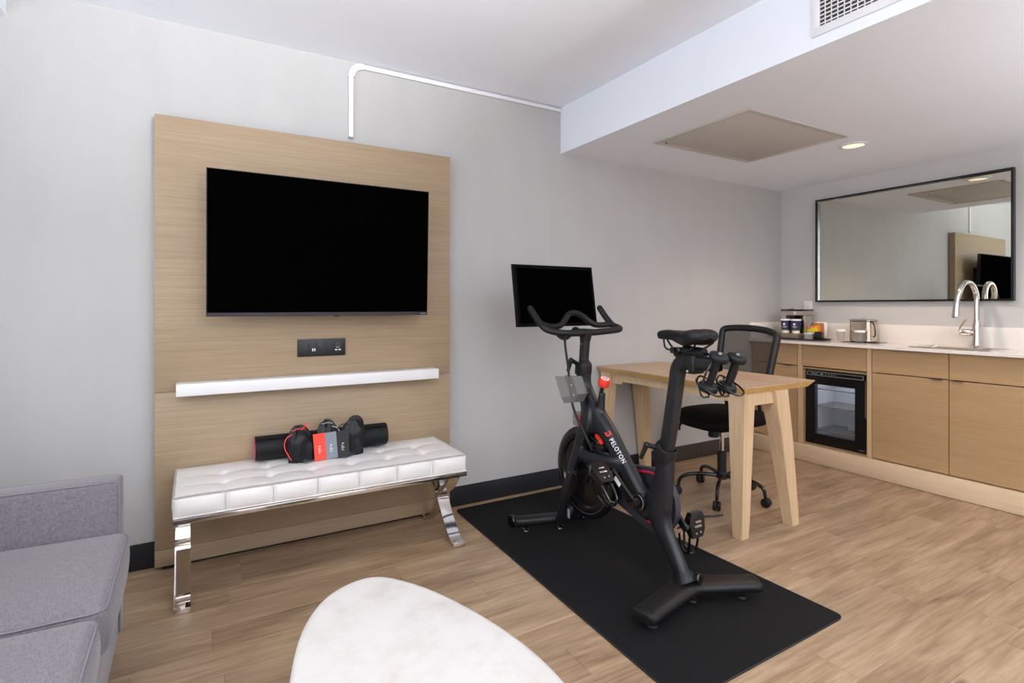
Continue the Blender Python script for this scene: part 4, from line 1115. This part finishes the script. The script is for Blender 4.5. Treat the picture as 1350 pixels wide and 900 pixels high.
q.box(sx0_, sx1_, sy1_, 2.980, zb2, zt_); q.box(sx0_, sx1_, .24, sy0_, zb2, zt_)
q.build('slab', M['quartz'], t, smooth=0)
bx('upstand', M['quartz'], t, XK-.022, XK-.001, .24, 2.962, zb2, 1.052, b=.001)
bx('upstand', M['quartz'], t, 4.05, XK-.023, 2.963, 2.981, zt_+.0003, 1.052, b=.001)
# sink
t = thing('sink', (4.295, 1.62, .917), 'drop-in stainless steel sink let into the white worktop', 'sink')
q = MB(); a, b_, c_, d_ = sx0_-.025, sx1_+.025, sy0_-.028, sy1_+.028
def rect(x0, x1, y0, y1, z_, r=.03, n=5):
    P = []
    for (cx2, cy2, a0) in ((x1-r, y1-r, 0), (x0+r, y1-r, PI/2), (x0+r, y0+r, PI), (x1-r, y0+r, 3*PI/2)):
        for k in range(n+1): g = a0+PI/2*k/n; P.append(V((cx2+r*math.cos(g), cy2+r*math.sin(g), z_)))
    return P
q.loft([rect(a, b_, c_, d_, .9170), rect(a+.004, b_-.004, c_+.004, d_-.004, .9205), rect(sx0_+.012, sx1_-.045, sy0_+.012, sy1_-.012, .9195), rect(sx0_+.016, sx1_-.049, sy0_+.016, sy1_-.016, .912), rect(sx0_+.022, sx1_-.055, sy0_+.022, sy1_-.022, .79, .04), rect(sx0_+.05, sx1_-.085, sy0_+.05, sy1_-.05, .775, .04)], cap=False)
vs_ = [v for v in q.bm.verts if abs(v.co.z-.775) < 1e-4]; q.bm.faces.new(vs_)
q.build('basin', mat('sink_steel', hexc(215, 208, 200), .22, metal=1), t, smooth=50)
MB().lathe([(.030, 0), (.026, .004), (.010, .002)], (4.26, 1.62, .7755), seg=20).build('drain', M['steel'], t)
# faucet
fx, fy, fz = 4.415, 1.560, .9215
t = thing('faucet', (fx, fy, fz), 'tall brushed nickel gooseneck faucet with pull-down spray over the sink', 'faucet')
MB().lathe([(.031, 0), (.031, .006), (.024, .012), (.021, .06), (.023, .11), (.022, .145), (.016, .165), (.0145, .185)], (fx, fy, fz), seg=28).build('faucet_body', M['nickel'], t)
q = MB(); R_ = .105
P = [(fx, fy, fz+.175), (fx, fy, fz+.25), (fx, fy, fz+.315)]
for k in range(1, 9):
    g = PI*k/9; P.append((fx-R_+R_*math.cos(g), fy+.02*k/9, fz+.315+R_*math.sin(g)))
P += [(fx-2*R_, fy+.024, fz+.315), (fx-2*R_-.006, fy+.026, fz+.29)]
q.tube(P, .0155, 14, n=4).build('gooseneck', M['nickel'], t, smooth=60)
MB().lathe([(.014, 0), (.0165, -.02), (.019, -.06), (.0215, -.095), (.019, -.104)], (fx-2*R_-.006, fy+.026, fz+.295), (.10, -.01, 1), 24).build('spray_head', M['nickel'], t)
MB().lathe([(.021, .0), (.021, .05), (.017, .058), (.017, .070), (.008, .074)], (fx-.006, fy+.015, fz+.095), (-.25, 1, 0), 20).build('valve_barrel', M['nickel'], t)
MB().tube([(fx-.022, fy+.085, fz+.098), (fx-.025, fy+.080, fz+.125), (fx-.03, fy+.055, fz+.165), (fx-.03, fy+.045, fz+.180)], [.007, .006, .008, .006], 10, n=5, flat=.7).build('lever_handle', M['nickel'], t)

# small fridge in the niche
y0, y1, z0, z1 = 2.070, 2.512, .146, .702
t = thing('mini_fridge', (4.28, (y0+y1)/2, z0), 'small black glass-door fridge with pale shelves inside the cabinet niche', 'fridge')
xd0, xd1 = 4.088, 4.128
q = MB(); th = .03; xb_ = 4.46
q.box(xd1+.001, xb_, y0, y0+th, z0, z1); q.box(xd1+.001, xb_, y1-th, y1, z0, z1); q.box(xd1+.001, xb_, y0+th, y1-th, z0, z0+th); q.box(xd1+.001, xb_, y0+th, y1-th, z1-th, z1); q.box(xb_-th, xb_, y0+th, y1-th, z0+th, z1-th)
q.build('body', M['fridge_b'], t, smooth=0)
q = MB(); th2 = .032; e2 = .004
a, b_, c_, d_ = y0+th2, y1-th2, z0+th2, z1-th2
q.box(xd1+.002, xb_-th-.001, a, a+e2, c_, d_); q.box(xd1+.002, xb_-th-.001, b_-e2, b_, c_, d_); q.box(xd1+.002, xb_-th-.001, a, b_, c_, c_+e2); q.box(xd1+.002, xb_-th-.001, a, b_, d_-e2, d_); q.box(xb_-th-.008, xb_-th-.002, a, b_, c_, d_)
q.box(xd1+.19, xb_-th-.01, a+.01, b_-.16, c_+.01, c_+.19, b=.006)
q.build('liner', M['fridge_in'], t, smooth=0)
gy0, gy1, gz0, gz1 = 2.148, 2.440, .222, .598
q = MB(); q.box(xd0, xd1, y0, gy0, z0, z1); q.box(xd0, xd1, gy1, y1, z0, z1); q.box(xd0, xd1, gy0, gy1, z0, gz0); q.box(xd0, xd1, gy0, gy1, gz1, z1)
dr = q.build('door', M['fridge_b'], t, smooth=0)
bx('pane', M['pane'], dr, xd0+.008, xd0+.012, gy0, gy1, gz0, gz1)
q = MB()
for a, b_, c_, d_ in ((y0+.02, y1-.012, .664, .667), (y0+.02, y1-.012, .690, .693), (y0+.02, y0+.023, .667, .690), (y1-.015, y1-.012, .667, .690)): q.box(xd0-.0012, xd0, a, b_, c_, d_)
q.build('control_strip_trim', M['greymark'], dr, smooth=0)
q = MB()
for k in range(7): q.box(xd0-.0012, xd0, y1-.045-k*.007-.005, y1-.045-k*.007, .675, .681)
for k in range(4): q.box(xd0-.0012, xd0, 2.36-k*.022-.010, 2.36-k*.022, .677, .681)
q.box(xd0-.0012, xd0, 2.395, 2.378, .674, .683)
for k in range(4): q.box(xd0-.0012, xd0, y0+.016+k*.009, y0+.016+k*.009+.006, .163, .168)
q.build('printed_marks', M['greymark'], dr, smooth=0)
bx('door_handle', M['steel'], dr, xd0-.004, xd0-.0002, y0+.003, y0+.008, .40, .66)
for z_ in (.560, .430, .245):
    s_ = bx('shelf', M['clear'] if z_ < .5 else M['pane'], t, xd1+.012, xb_-th-.012, y0+.038, y1-.038, z_-.003, z_)
    bx('shelf_edge', M['steel'], s_, xd1+.008, xd1+.012, y0+.038, y1-.038, z_-.006, z_+.001)
bx('niche_filler', M['cab'], None, 4.10, 4.47, 2.5165, 2.5385, .146, .70)  # solid oak strip filling the gap beside the fridge
bpy.data.objects['niche_filler'].name = 'filler_panel'
o = bpy.data.objects['filler_panel']; o.data.name = 'filler_panel'
tag(o, 'narrow oak filler strip in the niche left of the small black fridge', 'panel')

l = bpy.data.lights.new('fridge_fill_light', 'AREA'); l.size = .12; l.energy = .55; l.color = (.86, .93, 1)  # added lamp to brighten the fridge interior
o = bpy.data.objects.new('fridge_fill_light', l); o.location = (4.25, 2.29, .655); C.objects.link(o)

# mirror
t = thing('wall_mirror', (4.47, 2.0, 1.64), 'wide rectangular mirror with a thin black frame above the worktop', 'mirror')
my0, my1, mz0, mz1 = 1.386, 2.655, 1.222, 2.064
q = MB(); fx0, fx1 = 4.456, XK-.001; w = .014
q.box(fx0, fx1, my0, my1, mz0, mz0+w); q.box(fx0, fx1, my0, my1, mz1-w, mz1); q.box(fx0, fx1, my0, my0+w, mz0+w, mz1-w); q.box(fx0, fx1, my1-w, my1, mz0+w, mz1-w)
q.build('frame', M['gblack'], t, smooth=0); 
bx('glass', M['mirror'], t, 4.478, 4.486, my0+w, my1-w, mz0+w, mz1-w, smooth=0)
q = MB(); q.box(4.466, 4.4775, my0+w, my0+w+.003, mz0+w, mz1-w); q.box(4.466, 4.4775, my1-w-.003, my1-w, mz0+w, mz1-w)
q.build('silver_lip', M['silver_edge'], t, smooth=0)

# wall outlet behind the coffee maker
t = thing('wall_outlet', (4.49, 2.735, 1.17), 'white wall outlet plate beside the mirror above the coffee maker', 'outlet')
bx('plate', M['white'], t, XK-.006, XK-.0005, 2.700, 2.772, 1.112, 1.232, b=.002)
for z_ in (1.150, 1.194): bx('receptacle', M['lacquer'], t, XK-.008, XK-.0055, 2.718, 2.752, z_-.014, z_+.014, b=.003)

# ------------------------------------------------------------ coffee things on the worktop
ZT = .9170
t = thing('serving_tray', (4.30, 2.63, ZT), 'black oval serving tray under the coffee maker on the worktop', 'tray')
P = []
q = MB()
for zz, s_ in ((ZT, .93), (ZT+.003, .97), (ZT+.012, 1.0), (ZT+.012, .98), (ZT+.005, .94), (ZT+.004, .5)):
    pass
def oval(cx, cy, hx, hy, z_, pw=3.2, n=40):
    return [V((cx+hx*math.copysign(abs(math.cos(a))**(2/pw), math.cos(a)), cy+hy*math.copysign(abs(math.sin(a))**(2/pw), math.sin(a)), z_)) for a in [2*PI*k/n for k in range(n)]]
q.loft([oval(4.295, 2.665, .125*s_, .215*s_+.0, z_) for z_, s_ in ((ZT+.0003, .90), (ZT+.003, .95), (ZT+.012, 1.0), (ZT+.012, .975), (ZT+.005, .93), (ZT+.004, .4))])
q.build('tray_dish', M['gblack'], t, smooth=40)
zt2 = ZT+.0055
t = thing('coffee_maker', (4.35, 2.735, zt2), 'small black and steel coffee maker on the black tray', 'coffee maker')
ya_, yb2 = 2.640, 2.830
bx('base', mat('maker_taupe_metal', hexc(150, 135, 122), .35, metal=.7), t, 4.185, 4.41, ya_, yb2, zt2, zt2+.046, b=.004)
bx('column', M['gblack'], t, 4.325, 4.41, ya_+.020, yb2, zt2+.0465, zt2+.190, b=.004)
bx('side_cover', M['steel'], t, 4.285, 4.405, ya_, ya_+.019, zt2+.0465, zt2+.190, b=.004)
bx('brew_head', mat('maker_steel', hexc(190, 180, 172), .3, metal=.8), t, 4.255, 4.41, ya_, yb2, zt2+.191, zt2+.226, b=.004)
bx('lid', M['gblack'], t, 4.253, 4.412, ya_-.002, yb2+.002, zt2+.227, zt2+.240, b=.005)
bx('lid_tab', M['steel'], t, 4.262, 4.29, 2.735, 2.765, zt2+.240, zt2+.250, b=.003)
bx('power_button', M['mark'], t, 4.2535, 4.2552, 2.700, 2.712, zt2+.197, zt2+.220)
bx('spout', M['gblack'], t, 4.27, 4.32, 2.72, 2.77, zt2+.17, zt2+.190, b=.005)
MB().tube([(4.39, 2.648, zt2+.13), (4.40, 2.632, zt2+.115), (4.40, 2.620, zt2+.08), (4.40, 2.628, zt2+.062), (4.40, 2.645, zt2+.06)], .004, 8, n=5).build('power_cord', M['gblack'], t)
def cup(x, y, label):
    t = thing('paper_cup', (x, y, zt2), label, 'paper cup', 'paper cups on the coffee maker')
    z_ = zt2+.0465
    q = MB().lathe([(.028, 0), (.0297, .017)], (x, y, z_), seg=28); q.build('cup_base', M['cupw'], t)
    MB().lathe([(.0299, .0175), (.0304, .024)], (x, y, z_), seg=28).build('green_band', M['green'], t)
    s_ = MB().lathe([(.0306, .0245), (.0380, .100)], (x, y, z_), seg=28).build('sleeve', M['cup'], t)
    MB().lathe([(.0382, .1005), (.0402, .103), (.0412, .110), (.038, .114), (.036, .112)], (x, y, z_), seg=28).build('rim', M['cupw'], t)
    # emblem and name as raised flat print, curved round the cup
    q = MB()
    def pr_(u, w_, v0, v1):   # u angle offset
        pts = []
        for a, vv in ((u-w_/2, v0), (u+w_/2, v0), (u+w_/2, v1), (u-w_/2, v1)):
            r_ = .0306+(.0380-.0306)*(vv-.0245)/.0755+.0006; g = PI+.28+a
            pts.append(q.bm.verts.new((x+r_*math.cos(g), y+r_*math.sin(g), z_+vv)))
        q.bm.faces.new(pts)
    for k in range(8):
        h_ = .0105*math.sin(PI*(k+.5)/8); 
        lo = .072-h_*(.35 if k > 4 else 1); pr_(-.30+.075*k, .075, lo, .072+h_)
    for k in range(11):
        pr_(-.52+.10*k, .07, .050, .0545)
    for k in range(5): pr_(-.20+.10*k, .06, .043, .0455)
    q.build('printed_emblem', M['mark'], s_, smooth=0)
cup(4.234, 2.772, 'navy and white paper cup in front of the coffee maker, nearer the wall corner')
cup(4.234, 2.684, 'navy and white paper cup in front of the coffee maker, nearer the condiments')
# condiments
t = thing('condiment_box', (4.29, 2.57, zt2), 'clear box of pale sweetener packets on the black tray', 'condiment box')
bx('box_shell', M['clear'], t, 4.225, 4.300, 2.545, 2.618, zt2, zt2+.045, b=.003)
for k, (mt_, hh_) in enumerate((('cupw', .052), ('bluegrey', .050), ('pink', .046), ('cupw', .055), ('bluegrey', .058))):
    bx('packet', M[mt_], t, 4.232+k*.012, 4.238+k*.012, 2.550+.004*(k % 2), 2.610, zt2+.004, zt2+hh_)
t = thing('tea_packets', (4.36, 2.56, zt2), 'stack of yellow, orange and brown tea packets leaning at the back of the tray', 'tea packets')
for k, (mt_, hh_, tl) in enumerate((('yellow', .080, .3), ('orange', .100, .22), ('brownp', .118, .05), ('cupw', .125, -.05))):
    Mx = Matrix.Translation(V((4.312+k*.016, 2.575-k*.008, zt2+.012))) @ Matrix.Rotation(-tl, 4, 'X')
    MB().box(0, .008, -.042, .042, 0, hh_, b=.003, M4=Mx).build('packet', M[mt_], t)
t = thing('pod_holder', (4.25, 2.51, zt2), 'dark square holder with coffee pods at the right end of the tray', 'pod holder')
bx('holder_box', M['gblack'], t, 4.235, 4.285, 2.490, 2.535, zt2, zt2+.060, b=.003)
for k in range(3): bx('pod', mat('pod_brown', hexc(70, 52, 44), .5), t, 4.240+k*.014, 4.251+k*.014, 2.495, 2.530, zt2+.0605, zt2+.066, b=.001)
# glasses
def tumbler(x, y, label, zz=ZT):
    t = thing('glass_tumbler', (x, y, zz), label, 'glass', 'water glasses on the worktop')
    MB().lathe([(.024, .0005), (.027, .003), (.033, .085), (.0345, .094), (.033, .094), (.031, .085), (.0255, .012), (.0, .010)], (x, y, zz), seg=28, cap=False).build('glass_wall', M['glass'], t, smooth=40)
    MB().lathe([(.0352, .080), (.0356, .094), (.030, .0955), (.0, .0957)], (x, y, zz), seg=28, cap=False).build('paper_cover', M['cupw'], t, smooth=40)
tumbler(4.255, 2.338, 'glass tumbler with a paper cover standing free, nearer the coffee tray')
tumbler(4.215, 2.180, 'glass tumbler with a paper cover in front of the steel ice bucket')
# steel bucket / kettle with a handle
t = thing('ice_bucket', (4.35, 2.235, ZT), 'square brushed steel ice bucket with a side handle on a dark mat', 'ice bucket')
bx('bucket_mat', M['gblack'], t, 4.262, 4.445, 2.105, 2.335, ZT, ZT+.004, b=.001)
q = MB(); q.loft([rect(4.305, 4.425, 2.155, 2.305, ZT+.0045, .03), rect(4.300, 4.430, 2.150, 2.310, ZT+.010, .03), rect(4.300, 4.430, 2.152, 2.308, ZT+.155, .03), rect(4.306, 4.424, 2.158, 2.302, ZT+.160, .03)])
q.build('bucket_body', mat('bucket_steel', hexc(200, 186, 170), .25, metal=.9), t, smooth=40)
q = MB(); q.loft([rect(4.297, 4.433, 2.150, 2.313, ZT+.161, .03), rect(4.297, 4.433, 2.150, 2.313, ZT+.168, .03), rect(4.31, 4.42, 2.165, 2.30, ZT+.173, .03)]); q.build('bucket_lid', M['steel'], t, smooth=40)
MB().sphere((4.365, 2.23, ZT+.178), .008, 12).build('lid_knob', M['chrome'], t)
MB().tube([(4.31, 2.156, ZT+.158), (4.31, 2.138, ZT+.150), (4.31, 2.125, ZT+.110), (4.31, 2.122, ZT+.060), (4.31, 2.135, ZT+.045)], .005, 8, n=5).build('handle', M['gblack'], t)

# ------------------------------------------------------------ two unseen torchieres, added to brighten the ceilings
def torchiere(x, y, h, label):
    t = thing('added_fill_lamp', (x, y, 0), label, 'lamp')
    MB().lathe([(.14, .001), (.14, .012), (.02, .022)], (x, y, 0), seg=32).build('base', M['white'], t)
    MB().lathe([(.012, .022), (.012, h-.12)], (x, y, 0), seg=16).build('pole', M['white'], t)
    MB().lathe([(.02, h-.12), (.15, h-.04), (.17, h), (.165, h), (.145, h-.03), (.0, h-.10)], (x, y, 0), seg=32, cap=False).build('bowl_shade', M['white'], t)
def uplight(loc, energy, col, size, blend, aim=None):  # added fill spots, aimed up at the ceilings
    l = bpy.data.lights.new('ceiling_fill_spot', 'SPOT'); l.energy = energy; l.color = col; l.spot_size = size; l.spot_blend = blend; l.shadow_soft_size = .08
    o = bpy.data.objects.new('ceiling_fill_spot', l); o.location = loc; C.objects.link(o)
    o.rotation_euler = (V(aim)-V(loc)).to_track_quat('-Z', 'Y').to_euler() if aim else (PI, 0, 0)
torchiere(.9, -1.3, 1.72, 'slim white torchiere added behind the camera to brighten the ceiling')
uplight((.9, -1.3, 1.76), 220, (.98, .98, 1), 2.9, .35)
uplight((.9, -1.3, 1.76), 720, (.95, .97, 1), 1.12, .9, (.45, .6, 2.80))
torchiere(3.1, -.9, 1.50, 'slim white torchiere added out of view to brighten the lowered ceiling')
uplight((3.1, -.9, 1.54), 185, (.92, .96, 1), 2.9, .35)

# ------------------------------------------------------------ sofa
t = thing('sofa', (-.62, 1.2, 0), 'grey woven fabric sofa in the lower left corner', 'sofa')
SX = -.205
def cushion(name, x0, x1, y0, y1, z0, z1, par, crown=.02, r=.03):
    """soft box with rounded edges and a crowned top"""
    q = MB(); q.box(x0, x1, y0, y1, z0, z1, b=r, seg=4)
    bmesh.ops.subdivide_edges(q.bm, edges=q.bm.edges[:], cuts=3, use_grid_fill=True)
    cx2, cy2 = (x0+x1)/2, (y0+y1)/2
    for v in q.bm.verts:
        u, w = (v.co.x-cx2)/(x1-x0)*2, (v.co.y-cy2)/(y1-y0)*2; h_ = (v.co.z-z0)/(z1-z0)
        b_ = (1-u*u)*(1-w*w)
        if h_ > .5: v.co.z += crown*max(0, b_)**.5
        if abs(u) > .85: v.co.x += math.copysign(.012*math.sin(PI*h_)*(1-w*w)**.5 if abs(w) <= 1 else 0, u)
        v.co.z += .002*noise.noise(v.co*7)
    o = q.build(name, M['sofa'], par, smooth=80)
    P = rect(x0+.004, x1-.004, y0+.004, y1-.004, 0, r)
    PP = []
    for p_ in P:
        u, w = (p_.x-cx2)/(x1-x0)*2, (p_.y-cy2)/(y1-y0)*2
        PP.append(V((p_.x+(0.002 if u > 0 else -.002), p_.y, z1-.010)))
    MB().tube(PP, .0035, 6, closed=True).build('piping', M['sofa_pipe'], o)
    return o
cushion('seat_cushion', -.84, SX+.022, 1.668, 2.206, .315, .448, t)
cushion('seat_cushion', -.84, SX+.010, 1.105, 1.654, .315, .440, t)
cushion('seat_cushion', -.84, SX+.010, .545, 1.098, .315, .440, t)
cushion('back_cushion', -1.02, -.80, 1.670, 2.206, .44, .80, t, crown=.01)
cushion('back_cushion', -1.02, -.80, 1.108, 1.660, .44, .80, t, crown=.01)
cushion('back_cushion', -1.02, -.80, .548, 1.100, .44, .80, t, crown=.01)
def arm(y0, y1):
    q = MB(); q.box(-1.06, SX, y0, y1, .10, .617, b=.018, seg=4); o = q.build('arm', M['sofa'], t, smooth=60)
    for yy in (y0, y1):
        s_ = .004 if yy == y0 else -.004
        MB().tube([(-1.05, yy+s_, .612), (-.5, yy+s_, .613), (SX-.018, yy+s_, .612), (SX-.006, yy+s_, .600), (SX-.004, yy+s_, .58), (SX-.003, yy+s_, .12)], .0032, 6).build('piping', M['sofa_pipe'], o)
arm(2.208, 2.308); arm(.44, .54)
bx('sofa_base', M['sofa'], t, -1.06, SX-.006, .54, 2.207, .10, .318, b=.01)
bx('sofa_back', M['sofa'], t, -1.13, -1.03, .44, 2.308, .10, .72, b=.02)
for x, y in ((-.27, 2.25), (-.27, .50), (-1.05, 2.25), (-1.05, .50)):
    MB().lathe([(.020, 0.0005), (.028, .101)], (x, y, 0), seg=14).build('leg', M['chair_black'], t)

# ------------------------------------------------------------ coffee table
ol = [(.150, 1.06), (.172, 1.22), (.232, 1.41), (.325, 1.535), (.445, 1.568), (.535, 1.47), (.605, 1.31), (.655, 1.12), (.668, .95), (.645, .77), (.56, .64), (.41, .59), (.26, .66), (.175, .85)]
oc = catmull([(a, b_, 0) for a, b_ in ol], 8, closed=True)
cen = V((.42, 1.07, 0))
t = thing('coffee_table', (.42, 1.07, 0), 'low pebble-shaped coffee table of pale limewashed plaster in the foreground', 'coffee table')
R = []
for z_, s_ in ((.001, .86), (.03, .90), (.12, .955), (.24, .985), (.34, 1.0), (.385, 1.0), (.403, .993), (.413, .980), (.4185, .955), (.420, .92), (.4205, .6), (.4205, .2)):
    R.append([V((cen.x+(p_.x-cen.x)*s_, cen.y+(p_.y-cen.y)*s_, z_)) for p_ in oc])
MB().loft(R).build('plaster_block', M['plaster'], t, smooth=60)
